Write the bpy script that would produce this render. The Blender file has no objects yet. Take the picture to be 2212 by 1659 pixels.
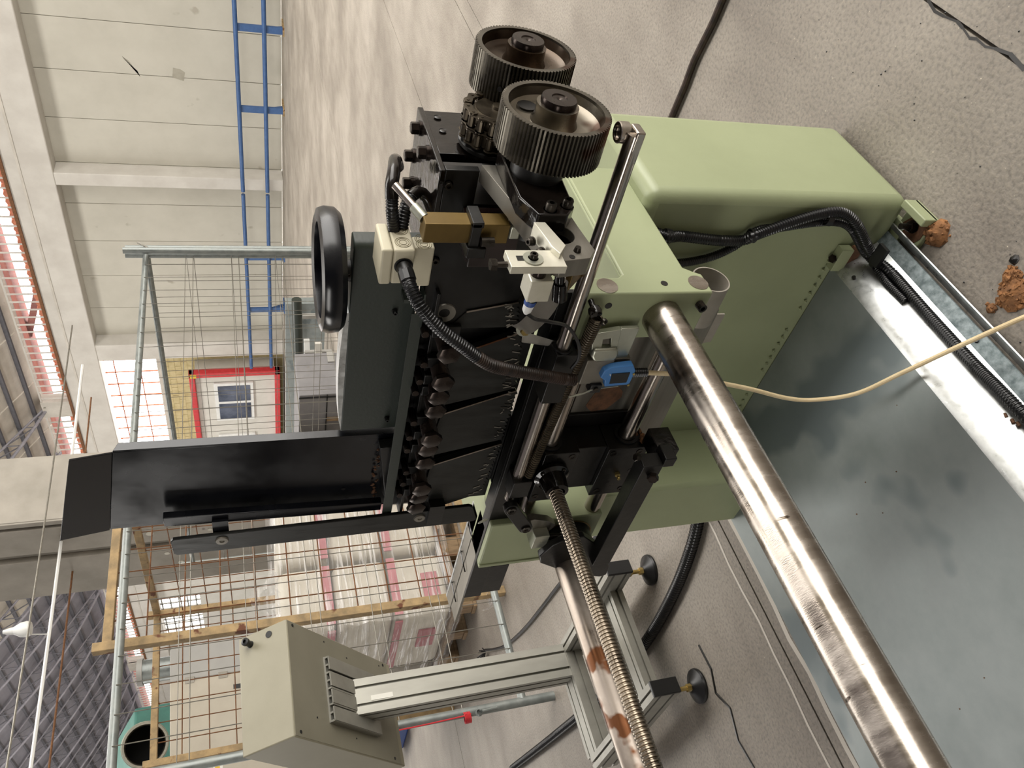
import bpy, math, random
from mathutils import Vector, Matrix
random.seed(7)
SC = bpy.context.scene
COL = SC.collection
PI = math.pi

# ---------------------------------------------------------------- camera, sky, exposure
cam_d = bpy.data.cameras.new('camera')
cam_d.sensor_fit = 'HORIZONTAL'; cam_d.sensor_width = 36.0; cam_d.lens = 1680 * 36 / 2212
cam_d.clip_start = 0.02; cam_d.clip_end = 300
cam = bpy.data.objects.new('camera', cam_d); COL.objects.link(cam)
R = Matrix(((-0.2555272860, 0.7267694510, -0.6375829132),
            (-0.2016921905, -0.6850386508, -0.7000302187),
            (-0.9455295164, -0.0502813275, 0.3216297899)))
cam.matrix_world = Matrix.Translation((0, 0, 1.25)) @ R.to_4x4()      # held on its side: the picture is turned a quarter
SC.camera = cam

W = bpy.data.worlds.new('sky'); SC.world = W; W.use_nodes = True
bg = W.node_tree.nodes['Background']
bg.inputs['Color'].default_value = (1.0, 0.965, 0.915, 1); bg.inputs['Strength'].default_value = 5.0

def portal(loc, rot, sx, sy):  # samples the sky through the added openings of the shell
    l = bpy.data.lights.new('opening_portal', 'AREA'); l.shape = 'RECTANGLE'; l.size = sx; l.size_y = sy
    l.cycles.is_portal = True
    o = bpy.data.objects.new('opening_portal', l); o.location = loc; o.rotation_euler = rot; COL.objects.link(o)
SC.view_settings.view_transform = 'Standard'; SC.view_settings.look = 'None'
SC.view_settings.exposure = 0.6; SC.view_settings.gamma = 1.0
SC.view_settings.use_curve_mapping = False

# ---------------------------------------------------------------- helpers
def lin(h):
    h = h.lstrip('#'); out = []
    for i in (0, 2, 4):
        c = int(h[i:i + 2], 16) / 255
        out.append(c / 12.92 if c <= 0.04045 else ((c + 0.055) / 1.055) ** 2.4)
    return (*out, 1)

MATS = {}
def mat(name, c1, c2=None, rough=0.5, metal=0.0, scale=8.0, bump=0.0, bscale=60.0, detail=5.0, stretch=(1, 1, 1),
        spots=None, spot_scale=30, spot_at=0.72, emit=0, spec=0.5, rvar=0.0, lo=0.35, hi=0.65):
    m = bpy.data.materials.new(name); m.use_nodes = True
    nt = m.node_tree; N = nt.nodes; L = nt.links; b = N['Principled BSDF']
    b.inputs['Roughness'].default_value = rough; b.inputs['Metallic'].default_value = metal
    b.inputs['Specular IOR Level'].default_value = spec
    tc = N.new('ShaderNodeTexCoord'); mp = N.new('ShaderNodeMapping'); mp.inputs['Scale'].default_value = stretch
    L.new(tc.outputs['Object'], mp.inputs['Vector'])
    col = None
    c2 = c2 or c1
    n = N.new('ShaderNodeTexNoise'); n.inputs['Scale'].default_value = scale; n.inputs['Detail'].default_value = detail
    n.inputs['Roughness'].default_value = 0.6
    L.new(mp.outputs[0], n.inputs['Vector'])
    r = N.new('ShaderNodeValToRGB'); r.color_ramp.elements[0].position = lo; r.color_ramp.elements[1].position = hi
    r.color_ramp.elements[0].color = lin(c1); r.color_ramp.elements[1].color = lin(c2)
    L.new(n.outputs['Fac'], r.inputs['Fac']); col = r.outputs['Color']
    if rvar:
        mr = N.new('ShaderNodeMapRange'); mr.inputs['From Min'].default_value = 0.3; mr.inputs['From Max'].default_value = 0.7
        mr.inputs['To Min'].default_value = max(0, rough - rvar); mr.inputs['To Max'].default_value = min(1, rough + rvar)
        L.new(n.outputs['Fac'], mr.inputs['Value']); L.new(mr.outputs[0], b.inputs['Roughness'])
    if spots:
        n2 = N.new('ShaderNodeTexNoise'); n2.inputs['Scale'].default_value = spot_scale; n2.inputs['Detail'].default_value = 3
        L.new(mp.outputs[0], n2.inputs['Vector'])
        r2 = N.new('ShaderNodeValToRGB'); r2.color_ramp.elements[0].position = spot_at; r2.color_ramp.elements[1].position = spot_at + 0.05
        r2.color_ramp.elements[0].color = (0, 0, 0, 1); r2.color_ramp.elements[1].color = (1, 1, 1, 1)
        L.new(n2.outputs['Fac'], r2.inputs['Fac'])
        mx = N.new('ShaderNodeMix'); mx.data_type = 'RGBA'
        L.new(r2.outputs['Color'], mx.inputs['Factor']); L.new(col, mx.inputs['A']); mx.inputs['B'].default_value = lin(spots)
        col = mx.outputs['Result']
    L.new(col, b.inputs['Base Color'])
    if emit:
        L.new(col, b.inputs['Emission Color']); b.inputs['Emission Strength'].default_value = emit
    if bump:
        n3 = N.new('ShaderNodeTexNoise'); n3.inputs['Scale'].default_value = bscale; n3.inputs['Detail'].default_value = 4
        L.new(mp.outputs[0], n3.inputs['Vector'])
        bp = N.new('ShaderNodeBump'); bp.inputs['Strength'].default_value = bump; bp.inputs['Distance'].default_value = 0.002
        L.new(n3.outputs['Fac'], bp.inputs['Height']); L.new(bp.outputs[0], b.inputs['Normal'])
    MATS[name] = m
    return m

class MB:
    """collects simple solids into ONE mesh"""
    def __init__(s): s.v = []; s.f = []
    def add(s, vs, fs):
        o = len(s.v); s.v += [tuple(v) for v in vs]; s.f += [tuple(i + o for i in f) for f in fs]; return s
    def box(s, a, b):
        x0, y0, z0 = (min(a[i], b[i]) for i in range(3)); x1, y1, z1 = (max(a[i], b[i]) for i in range(3))
        return s.add([(x0, y0, z0), (x1, y0, z0), (x1, y1, z0), (x0, y1, z0), (x0, y0, z1), (x1, y0, z1), (x1, y1, z1), (x0, y1, z1)],
                     [(3, 2, 1, 0), (4, 5, 6, 7), (0, 1, 5, 4), (1, 2, 6, 5), (2, 3, 7, 6), (3, 0, 4, 7)])
    def hexa(s, p):      # 8 corners: bottom 4 then top 4
        return s.add(p, [(3, 2, 1, 0), (4, 5, 6, 7), (0, 1, 5, 4), (1, 2, 6, 5), (2, 3, 7, 6), (3, 0, 4, 7)])
    def bar(s, p, q, w, h, up=(0, 0, 1)):       # rectangular bar from p to q
        p, q = Vector(p), Vector(q); d = (q - p).normalized(); u = Vector(up)
        if abs(d.dot(u)) > .99: u = Vector((1, 0, 0))
        sd = d.cross(u).normalized(); u = sd.cross(d).normalized()
        c = [(-w / 2, -h / 2), (w / 2, -h / 2), (w / 2, h / 2), (-w / 2, h / 2)]
        return s.add([p + sd * a + u * b for a, b in c] + [q + sd * a + u * b for a, b in c],
                     [(0, 1, 2, 3), (7, 6, 5, 4), (1, 0, 4, 5), (2, 1, 5, 6), (3, 2, 6, 7), (0, 3, 7, 4)])
    def prism(s, poly, ax, lo, hi):             # 2-D polygon pushed along an axis
        def P(a, b, t):
            return {'x': (t, a, b), 'y': (a, t, b), 'z': (a, b, t)}[ax]
        n = len(poly)
        vs = [P(a, b, lo) for a, b in poly] + [P(a, b, hi) for a, b in poly]
        return s.add(vs, [tuple(range(n))[::-1], tuple(range(n, 2 * n))] + [(i, (i + 1) % n, n + (i + 1) % n, n + i) for i in range(n)])
    def ring(s, outer, inner, ax, lo, hi):      # two loops of equal count
        def P(a, b, t):
            return {'x': (t, a, b), 'y': (a, t, b), 'z': (a, b, t)}[ax]
        n = len(outer)
        vs = [P(a, b, lo) for a, b in outer] + [P(a, b, lo) for a, b in inner] + [P(a, b, hi) for a, b in outer] + [P(a, b, hi) for a, b in inner]
        fs = []
        for i in range(n):
            j = (i + 1) % n
            fs += [(i, n + i, n + j, j), (2 * n + i, 2 * n + j, 3 * n + j, 3 * n + i), (i, j, 2 * n + j, 2 * n + i), (n + i, 3 * n + i, 3 * n + j, n + j)]
        return s.add(vs, fs)
    def frame(s, d):
        d = Vector(d).normalized(); u = Vector((0, 0, 1)) if abs(d.z) < .9 else Vector((1, 0, 0))
        a = d.cross(u).normalized(); return a, a.cross(d).normalized(), d
    def cyl(s, p, q, r, r2=None, n=20, rot=0.0):
        p, q = Vector(p), Vector(q); a, b, d = s.frame(q - p); r2 = r if r2 is None else r2
        A = [rot + 2 * PI * i / n for i in range(n)]
        vs = [p + (a * math.cos(t) + b * math.sin(t)) * r for t in A] + [q + (a * math.cos(t) + b * math.sin(t)) * r2 for t in A]
        return s.add(vs, [tuple(range(n)), tuple(range(2 * n - 1, n - 1, -1))] + [((i + 1) % n, i, n + i, n + (i + 1) % n) for i in range(n)])
    def lathe(s, prof, p, d, n=28, closed=False):          # prof: (radius, height along d)
        a, b, d = s.frame(d); p = Vector(p); m = len(prof); vs = []
        for r, h in prof:
            for i in range(n):
                t = 2 * PI * i / n; vs.append(p + d * h + (a * math.cos(t) + b * math.sin(t)) * max(r, 1e-5))
        fs = []
        for k in range(m if closed else m - 1):
            k2 = (k + 1) % m
            for i in range(n):
                j = (i + 1) % n; fs.append((k * n + j, k * n + i, k2 * n + i, k2 * n + j))
        return s.add(vs, fs)
    def tube(s, pts, r, n=10, caps=True):
        P = [Vector(p) for p in pts]; m = len(P); rr = r if isinstance(r, (list, tuple)) else [r] * m
        up = None; vs = []
        for i in range(m):
            d = (P[min(i + 1, m - 1)] - P[max(i - 1, 0)])
            if d.length < 1e-9: d = Vector((0, 0, 1))
            d.normalize()
            if up is None:
                up = Vector((0, 0, 1)) if abs(d.z) < .9 else Vector((1, 0, 0))
            up = (up - d * up.dot(d))
            if up.length < 1e-6: up = d.orthogonal()
            up.normalize(); sd = d.cross(up)
            for k in range(n):
                t = 2 * PI * k / n; vs.append(P[i] + (sd * math.cos(t) + up * math.sin(t)) * rr[i])
        fs = []
        for i in range(m - 1):
            for k in range(n):
                j = (k + 1) % n; fs.append((i * n + k, i * n + j, (i + 1) * n + j, (i + 1) * n + k))
        if caps: fs += [tuple(range(n))[::-1], tuple(range((m - 1) * n, m * n))]
        return s.add(vs, fs)
    def build(s, name, m, parent=None, bevel=0.0, smooth=True, seg=2):
        o = Vector((0, 0, 0))
        if parent is not None:
            p = parent
            while p is not None: o = o + p.location; p = p.parent
        me = bpy.data.meshes.new(name)
        me.from_pydata([(v[0] - o.x, v[1] - o.y, v[2] - o.z) for v in s.v], [], s.f)
        me.materials.append(MATS[m] if isinstance(m, str) else m)
        if smooth:
            for p in me.polygons: p.use_smooth = True
            me.set_sharp_from_angle(angle=math.radians(35))
        ob = bpy.data.objects.new(name, me); COL.objects.link(ob)
        if parent is not None: ob.parent = parent
        if bevel:
            b = ob.modifiers.new('bevel', 'BEVEL'); b.width = bevel; b.segments = seg; b.limit_method = 'ANGLE'; b.angle_limit = math.radians(40)
            b.harden_normals = False
        return ob

def spline(pts, step=0.01):
    P = [Vector(p) for p in pts]; P = [P[0] * 2 - P[1]] + P + [P[-1] * 2 - P[-2]]; out = []
    for i in range(1, len(P) - 2):
        a, b, c, d = P[i - 1:i + 3]; n = max(2, int((c - b).length / step))
        for k in range(n):
            t = k / n
            out.append(0.5 * ((2 * b) + (c - a) * t + (2 * a - 5 * b + 4 * c - d) * t * t + (3 * b - a - 3 * c + d) * t ** 3))
    out.append(P[-2]); return out

def corrugated(pts, r, pitch, depth=0.12, n=12):        # ribbed hose
    P = spline(pts, pitch / 4); rr = [r * (1 - depth * (1 if (i % 4) in (2, 3) else 0)) for i in range(len(P))]
    return MB().tube(P, rr, n)

def tag(o, label, cat, group=None):
    o['label'] = label; o['category'] = cat
    if group: o['group'] = group
    return o
def thing(name, loc, label, cat, group=None):
    o = bpy.data.objects.new(name, None); o.location = loc; o.empty_display_size = 0.05; COL.objects.link(o)
    return tag(o, label, cat, group)
def struct(o): o['kind'] = 'structure'; return o
def stuff(o): o['kind'] = 'stuff'; return o

def socket_screw(parent, p, d, r=0.006, h=0.007, m='screw', name='cap_screw'):
    p, d = Vector(p), Vector(d).normalized()
    o = MB().lathe([(0, -.002), (r * 1.25, -.002), (r * 1.25, 0), (r, 0), (r, h * .85), (r * .88, h), (r * .5, h), (r * .45, h * .45), (0, h * .45)], p, d, 16).build(name, m, parent)
    return o
def hex_bolt(parent, p, d, r, h, m='bolt', shank=0.0, name='hex_bolt', washer=True, wm='zinc'):
    p, d = Vector(p), Vector(d).normalized(); b = MB()
    if washer: b.cyl(p, p + d * .003, r * 1.2, n=20)
    if shank:
        k = int(shank / .0022); pr = []
        for i in range(k): pr += [(r * .78, -shank + i * .0022), (r * .70, -shank + i * .0022 + .0011)]
        b.lathe([(0, -shank)] + pr + [(r * .78, 0)], p, d, 16)
    b.cyl(p + d * .003, p + d * (h - .0015), r, n=6, rot=.3); b.cyl(p + d * (h - .0015), p + d * h, r, r * .86, n=6, rot=.3)
    return b.build(name, m, parent)
def circ(c, r, n=24, a0=0, a1=2 * PI, end=False):
    k = n - 1 if end else n
    return [(c[0] + r * math.cos(a0 + (a1 - a0) * i / k), c[1] + r * math.sin(a0 + (a1 - a0) * i / k)) for i in range(n)]
def text(body, size, loc, ex, ey, m, parent, name='lettering', align='CENTER'):
    cu = bpy.data.curves.new(name, 'FONT'); cu.body = body; cu.size = size; cu.align_x = align; cu.align_y = 'CENTER'; cu.extrude = 0.0003
    cu.materials.append(MATS[m]); o = bpy.data.objects.new(name, cu)
    ex, ey = Vector(ex).normalized(), Vector(ey).normalized(); ez = ex.cross(ey)
    off = Vector((0, 0, 0)); p = parent
    while p is not None: off = off + p.location; p = p.parent
    o.matrix_local = Matrix.Translation(Vector(loc) - off) @ Matrix((ex, ey, ez)).transposed().to_4x4()
    me = bpy.data.meshes.new_from_object(o); mo = bpy.data.objects.new(name, me); mo.matrix_local = o.matrix_local.copy()
    bpy.data.objects.remove(o); COL.objects.link(mo); mo.parent = parent; return mo

# ---------------------------------------------------------------- materials
mat('green', '#8b9271', '#949b79', rough=.42, scale=3, bump=.08, bscale=180, spots='#6b5a3c', spot_scale=9, spot_at=.79)
mat('dkgreen', '#232a24', '#29302a', rough=.42, scale=4, bump=.1, bscale=200)
mat('steel', '#8f867c', '#a9a198', rough=.26, metal=1, scale=7, stretch=(6, 1.4, 1.4), rvar=.1, bump=.05, bscale=120, spots='#3b332b', spot_scale=16, spot_at=.70)
mat('ground_steel', '#a59d94', '#b8b0a7', rough=.22, metal=1, scale=20, stretch=(3, .3, 3), rvar=.06)
mat('rusty_steel', '#6f655b', '#9c9288', rough=.33, metal=1, scale=9, rvar=.12, spots='#5a3a26', spot_scale=14, spot_at=.6)
mat('plate_steel', '#77736b', '#8b877e', rough=.42, metal=.85, scale=14, stretch=(1, .25, 3), rvar=.1, spots='#3f3126', spot_scale=7, spot_at=.68)
mat('screwrod', '#6d6459', '#8a7f70', rough=.3, metal=1, scale=20, rvar=.1)
mat('black_steel', '#0b0a09', '#141311', rough=.36, metal=.2, scale=10, rvar=.12, bump=.12, bscale=90)
mat('black_paint', '#05060b', '#090b12', rough=.24, scale=6, rvar=.1, bump=.04, bscale=50)
mat('black_oily', '#0a0807', '#181310', rough=.16, metal=.15, scale=14, rvar=.1, bump=.5, bscale=45)
mat('black_rubber', '#0d0d0e', '#141415', rough=.38, scale=20)
mat('hose_black', '#0b0b0d', '#121214', rough=.3, scale=20)
mat('hose_dusty', '#221b17', '#3f3128', rough=.4, scale=40, metal=.2)
mat('blade', '#1c1c1a', '#282825', rough=.4, metal=.6, scale=12, stretch=(1, 4, 1), rvar=.12, bump=.06, bscale=80)
mat('bolt', '#2a2320', '#3a322d', rough=.27, metal=.85, scale=20, rvar=.1)
mat('screw', '#2a2723', '#46413b', rough=.3, metal=.85, scale=40, rvar=.1)
mat('zinc', '#a3a496', '#b8b9ab', rough=.36, metal=.8, scale=14, rvar=.1)
mat('alu', '#8a8880', '#98968d', rough=.45, metal=.5, scale=12, stretch=(1, 1, .3))
mat('alu_raw', '#c2bfae', '#d3d0c2', rough=.38, metal=.6, scale=20, spots='#b9a55a', spot_scale=30, spot_at=.74)
mat('wheelsteel', '#46423a', '#5f5a50', rough=.32, metal=.8, scale=18, rvar=.12, spots='#3a2414', spot_scale=9, spot_at=.62)
mat('wheelweb', '#5f584b', '#7d766a', rough=.25, metal=.8, scale=12, rvar=.12, spots='#3a2413', spot_scale=8, spot_at=.6)
mat('wheeldark', '#33261b', '#4f4234', rough=.22, metal=.65, scale=12, rvar=.1)
mat('chain', '#3d362c', '#5a5143', rough=.34, metal=.8, scale=30, rvar=.12)
mat('brass', '#5b4821', '#6e592c', rough=.4, metal=.55, scale=12, bump=.05)
mat('maroon', '#170d0c', '#22130f', rough=.3, scale=20, rvar=.1)
mat('cream', '#beb79f', '#c8c1aa', rough=.45, scale=12, spots='#a39a80', spot_scale=40, spot_at=.75)
mat('cream_cable', '#c9b48c', '#d6c39d', rough=.5, scale=30)
mat('blue', '#3a70ac', '#447cb8', rough=.4, scale=14)
mat('switchgrey', '#6f6a60', '#7a756b', rough=.45, metal=.4, scale=20)
mat('galv', '#7d8483', '#8d9392', rough=.42, metal=.4, scale=7, rvar=.08, bump=.03, bscale=300, spots='#6d7678', spot_scale=3.2, spot_at=.62)
mat('galv_edge', '#a9abaa', '#c0c2c1', rough=.34, metal=.75, scale=60, rvar=.1)
mat('stub_grey', '#8b857a', '#9a948a', rough=.5, metal=.3, scale=20, spots='#7a5238', spot_scale=30, spot_at=.7)
mat('cream_groove_shade', '#8f8870', rough=.6)  # knockout rings: groove shade put into a darker cream
mat('galv_flange', '#566163', '#8a9496', rough=.5, metal=.6, scale=70, detail=8)
mat('galv_pipe', '#6f7472', '#848884', rough=.42, metal=.4, scale=20, rvar=.1)
mat('wire', '#77746c', '#8a867c', rough=.45, metal=.6, scale=20)
mat('rust', '#7d6a4c', '#a58b62', rough=.75, scale=14, spots='#5a3015', spot_scale=12, spot_at=.60, bump=.2, bscale=60)
mat('rustwire', '#5b3a24', '#76502f', rough=.8, scale=30)
mat('sawdust', '#6b4a30', '#94673f', rough=.95, scale=60, bump=1.0, bscale=150)
mat('rustpatch', '#46301f', '#6a4830', rough=.85, scale=60, bump=.5)
mat('wood', '#6f5a42', '#927a5c', rough=.8, scale=5, stretch=(8, 8, 1.2), bump=.3, bscale=40, spots='#4a3826', spot_scale=10, spot_at=.66)
mat('sack', '#b9b2a3', '#c6c0b2', rough=.75, scale=10, bump=.15, bscale=30)
mat('strap_pink', '#9c5058', '#b0666c', rough=.5, scale=12)
mat('ink_red', '#b0403a', rough=.7); mat('ink_dark', '#3a3a40', rough=.7); mat('ink_blue', '#2c4088', rough=.7); mat('ink_black', '#151515', rough=.6)
mat('ink_white', '#d8d8d4', rough=.6)
mat('concrete', '#b3ada3', '#c4beb4', rough=.85, scale=2.2, bump=.15, bscale=20, spots='#7d766a', spot_scale=3.0, spot_at=.74)
mat('pillar_concrete', '#8f8a80', '#a09a90', rough=.85, scale=2.2, bump=.15, bscale=20, spots='#77706a', spot_scale=3.0, spot_at=.74)
mat('wallpaint', '#b3afa3', '#bbb7ab', rough=.8, scale=1.2, spots='#a39d90', spot_scale=1.7, spot_at=.7)
mat('pilaster', '#b9b4ac', '#c6c2ba', rough=.8, scale=1.5)
mat('unseen_shell_dark', '#4a4743', '#55524d', rough=.9, scale=1)
mat('brick', '#b3a578', '#c2b58b', rough=.85, scale=6)
mat('bluepaint', '#33527f', '#3c5c8b', rough=.45, scale=8)
mat('redpaint', '#b3262b', '#c4363a', rough=.45, scale=8)
mat('cabinwhite', '#c2bfb6', '#cac7bf', rough=.6, scale=3)
mat('roofsheet', '#807f87', '#918f98', rough=.7, scale=1.5, bump=.1)
mat('ribdark', '#4c4b50', '#57565b', rough=.7)
mat('lattice', '#5f5e64', '#6b6a70', rough=.6)
mat('truss', '#8a8890', '#9b99a0', rough=.5, scale=5)
mat('orange_tile', '#a85a38', '#bc6f4a', rough=.8, scale=3)
mat('brown_tile', '#6a3428', '#7c4132', rough=.8, scale=3)
mat('glass_dark', '#3c4250', '#6a7080', rough=.15, scale=1.2)
mat('beige', '#837e6b', '#898471', rough=.5, scale=6, bump=.05, bscale=250)
mat('beige_shaded', '#747061', '#7a7667', rough=.5, scale=6, bump=.05, bscale=250)  # copy of beige for the down-facing back, shade put into the colour
mat('cabgrey', '#8f8d88', '#97958f', rough=.55, scale=3)
mat('cabbeige', '#a39b8b', '#aba393', rough=.55, scale=3)
mat('duct', '#8f8a7c', '#a09b8d', rough=.5, metal=.3, scale=4)
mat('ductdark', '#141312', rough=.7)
mat('green_tarp', '#2f5f55', '#386b60', rough=.6, scale=4)
mat('white_plastic', '#d2d2cf', '#dcdcd8', rough=.4, scale=6)
mat('bin_blue', '#23407e', '#2a4a8c', rough=.5, scale=5)
mat('grey_crate', '#6d6b6c', '#7c7a7a', rough=.6, scale=3, spots='#6a5a44', spot_scale=2, spot_at=.68)
mat('gold_bolt', '#a38b52', '#bfa86c', rough=.3, metal=.8, scale=30)
mat('red_cord', '#b3232a', rough=.6)
mat('label_paper', '#cfcdc4', rough=.6)
mat('yellow', '#c9a52a', rough=.5)
mat('oil_dark', '#0a0908', '#14110f', rough=.35, scale=10)

# floor concrete: gritty, mottled, glittering specks near the camera
def floor_mat():
    m = bpy.data.materials.new('floor_concrete'); m.use_nodes = True; nt = m.node_tree; N = nt.nodes; L = nt.links; b = N['Principled BSDF']
    tc = N.new('ShaderNodeTexCoord')
    def noise(s, d, st=(1, 1, 1)):
        mp = N.new('ShaderNodeMapping'); mp.inputs['Scale'].default_value = st; L.new(tc.outputs['Object'], mp.inputs['Vector'])
        n = N.new('ShaderNodeTexNoise'); n.inputs['Scale'].default_value = s; n.inputs['Detail'].default_value = d; L.new(mp.outputs[0], n.inputs['Vector']); return n
    def ramp(src, stops):
        r = N.new('ShaderNodeValToRGB'); e = r.color_ramp.elements
        while len(e) < len(stops): e.new(.5)
        for i, (p, c) in enumerate(stops): e[i].position = p; e[i].color = c
        L.new(src, r.inputs['Fac']); return r
    big = noise(1.1, 5); r1 = ramp(big.outputs['Fac'], [(.32, lin('#8d857b')), (.5, lin('#9f978c')), (.68, lin('#b0a89d'))])
    fine = noise(120, 4); r2 = ramp(fine.outputs['Fac'], [(.3, (.72, .72, .72, 1)), (.5, (1, 1, 1, 1)), (.75, (1.18, 1.16, 1.12, 1))])
    mx = N.new('ShaderNodeMix'); mx.data_type = 'RGBA'; mx.blend_type = 'MULTIPLY'; mx.inputs['Factor'].default_value = 1
    L.new(r1.outputs['Color'], mx.inputs['A']); L.new(r2.outputs['Color'], mx.inputs['B'])
    st = noise(7, 6, (.55, 1.3, 1)); r3 = ramp(st.outputs['Fac'], [(.34, (.88, .87, .87, 1)), (.58, (1, 1, 1, 1))])
    mx2 = N.new('ShaderNodeMix'); mx2.data_type = 'RGBA'; mx2.blend_type = 'MULTIPLY'; mx2.inputs['Factor'].default_value = 1
    L.new(mx.outputs['Result'], mx2.inputs['A']); L.new(r3.outputs['Color'], mx2.inputs['B'])
    sx = N.new('ShaderNodeSeparateXYZ'); L.new(tc.outputs['Object'], sx.inputs[0])      # concrete darker at low X, its limit broken up by the big noise
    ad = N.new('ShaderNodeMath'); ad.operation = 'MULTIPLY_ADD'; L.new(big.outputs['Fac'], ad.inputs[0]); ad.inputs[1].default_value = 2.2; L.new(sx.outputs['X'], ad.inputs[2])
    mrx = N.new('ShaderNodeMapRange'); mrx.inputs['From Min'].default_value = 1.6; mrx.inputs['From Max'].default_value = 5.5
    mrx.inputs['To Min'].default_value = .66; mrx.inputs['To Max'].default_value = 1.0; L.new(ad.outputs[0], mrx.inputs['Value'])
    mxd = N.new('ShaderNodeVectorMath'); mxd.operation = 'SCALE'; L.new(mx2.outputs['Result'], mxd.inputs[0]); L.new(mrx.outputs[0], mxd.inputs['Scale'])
    vo = N.new('ShaderNodeTexVoronoi'); vo.inputs['Scale'].default_value = 95; L.new(tc.outputs['Object'], vo.inputs['Vector'])
    r4 = ramp(vo.outputs['Distance'], [(.05, (1, 1, 1, 1)), (.12, (0, 0, 0, 1))])
    n5 = noise(60, 2); r5 = ramp(n5.outputs['Fac'], [(.60, (0, 0, 0, 1)), (.66, (1, 1, 1, 1))])
    mu = N.new('ShaderNodeMath'); mu.operation = 'MULTIPLY'; L.new(r4.outputs['Color'], mu.inputs[0]); L.new(r5.outputs['Color'], mu.inputs[1])
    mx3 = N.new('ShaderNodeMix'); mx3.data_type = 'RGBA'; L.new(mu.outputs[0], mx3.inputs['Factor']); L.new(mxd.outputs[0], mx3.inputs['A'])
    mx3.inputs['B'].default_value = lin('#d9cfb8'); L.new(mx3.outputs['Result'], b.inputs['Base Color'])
    b.inputs['Roughness'].default_value = .62
    bp = N.new('ShaderNodeBump'); bp.inputs['Strength'].default_value = .45; bp.inputs['Distance'].default_value = .003
    L.new(fine.outputs['Fac'], bp.inputs['Height']); L.new(bp.outputs[0], b.inputs['Normal'])
    MATS['floor'] = m
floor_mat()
def film_mat():
    m = bpy.data.materials.new('stretch_film'); m.use_nodes = True; nt = m.node_tree; N = nt.nodes; L = nt.links
    b = N['Principled BSDF']; b.inputs['Base Color'].default_value = (.9, .88, .86, 1); b.inputs['Roughness'].default_value = .18
    tr = N.new('ShaderNodeBsdfTransparent'); ms = N.new('ShaderNodeMixShader')
    tc = N.new('ShaderNodeTexCoord'); mp = N.new('ShaderNodeMapping'); mp.inputs['Scale'].default_value = (1.2, 1.2, 22); L.new(tc.outputs['Object'], mp.inputs['Vector'])
    n = N.new('ShaderNodeTexNoise'); n.inputs['Scale'].default_value = 2.2; n.inputs['Detail'].default_value = 4; L.new(mp.outputs[0], n.inputs['Vector'])
    r = N.new('ShaderNodeValToRGB'); r.color_ramp.elements[0].position = .5; r.color_ramp.elements[0].color = (.12, .12, .12, 1)
    r.color_ramp.elements[1].position = .72; r.color_ramp.elements[1].color = (.75, .75, .75, 1); L.new(n.outputs['Fac'], r.inputs['Fac'])
    L.new(r.outputs['Color'], ms.inputs['Fac']); L.new(tr.outputs[0], ms.inputs[1]); L.new(b.outputs[0], ms.inputs[2]); L.new(ms.outputs[0], N['Material Output'].inputs['Surface'])
    bp = N.new('ShaderNodeBump'); bp.inputs['Strength'].default_value = .8; bp.inputs['Distance'].default_value = .02; L.new(n.outputs['Fac'], bp.inputs['Height']); L.new(bp.outputs[0], b.inputs['Normal'])
    MATS['film'] = m
film_mat()
def glass_mat():
    m = bpy.data.materials.new('window_glass'); m.use_nodes = True; nt = m.node_tree; N = nt.nodes; L = nt.links
    tr = N.new('ShaderNodeBsdfTransparent'); tr.inputs['Color'].default_value = (.97, .98, 1, 1); gl = N.new('ShaderNodeBsdfGlossy'); gl.inputs['Roughness'].default_value = .02
    ms = N.new('ShaderNodeMixShader'); ms.inputs['Fac'].default_value = .06
    L.new(tr.outputs[0], ms.inputs[1]); L.new(gl.outputs[0], ms.inputs[2]); L.new(ms.outputs[0], N['Material Output'].inputs['Surface']); MATS['glass'] = m
glass_mat()

# ---------------------------------------------------------------- the hall (machine axes: X towards the long wall, Y to its left)
XW = 20.4
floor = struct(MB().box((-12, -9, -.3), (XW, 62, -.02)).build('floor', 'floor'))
edges = [-9, -4.2, .375, 1.60, 1.70, 2.60, 5.49, 8.4, 11.3, 14.2, 17.1, 20, 26, 32, 38, 50, 62]
for i in range(len(edges) - 1):
    g = .002 if i in (2, 3) else .004
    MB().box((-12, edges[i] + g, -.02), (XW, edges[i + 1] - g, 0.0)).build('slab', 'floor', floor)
crack = [(2.6, .372), (1.9, .36), (1.5, .368), (1.36, .362), (1.261, .372), (1.23, .381), (1.204, .379), (1.17, .374), (1.151, .377), (1.125, .384), (1.11, .379), (1.085, .381), (1.064, .375), (1.03, .369), (.989, .376), (.9, .371), (.7, .38), (.4, .37)]
cb = MB()
for a, b in zip(crack, crack[1:]):
    w = random.uniform(.0018, .0042)
    cb.add([(a[0], a[1] - w, .0008), (a[0], a[1] + w, .0008), (b[0], b[1] + w, .0008), (b[0], b[1] - w, .0008)], [(0, 1, 2, 3)])
cb.build('crack', 'oil_dark', floor)
c2 = [(.78, 2.07), (.70, 2.06), (.64, 2.09), (.58, 2.05), (.5, 2.08), (.42, 2.06)]
cb = MB()
for a, b in zip(c2, c2[1:]): cb.tube([(a[0], a[1], 0), (b[0], b[1], 0)], .004, 6)
cb.build('crack', 'oil_dark', floor)
gb = MB()
for y, w in ((1.655, .008), (1.745, .004)):
    pts = [(1.5 - .09 * i, y + random.uniform(-.008, .008)) for i in range(18)]
    for a, b in zip(pts, pts[1:]):
        gb.add([(a[0], a[1] - w, .0006), (a[0], a[1] + w, .0006), (b[0], b[1] + w, .0006), (b[0], b[1] - w, .0006)], [(0, 1, 2, 3)])
gb.build('filled_joint', 'concrete', floor)

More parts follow.
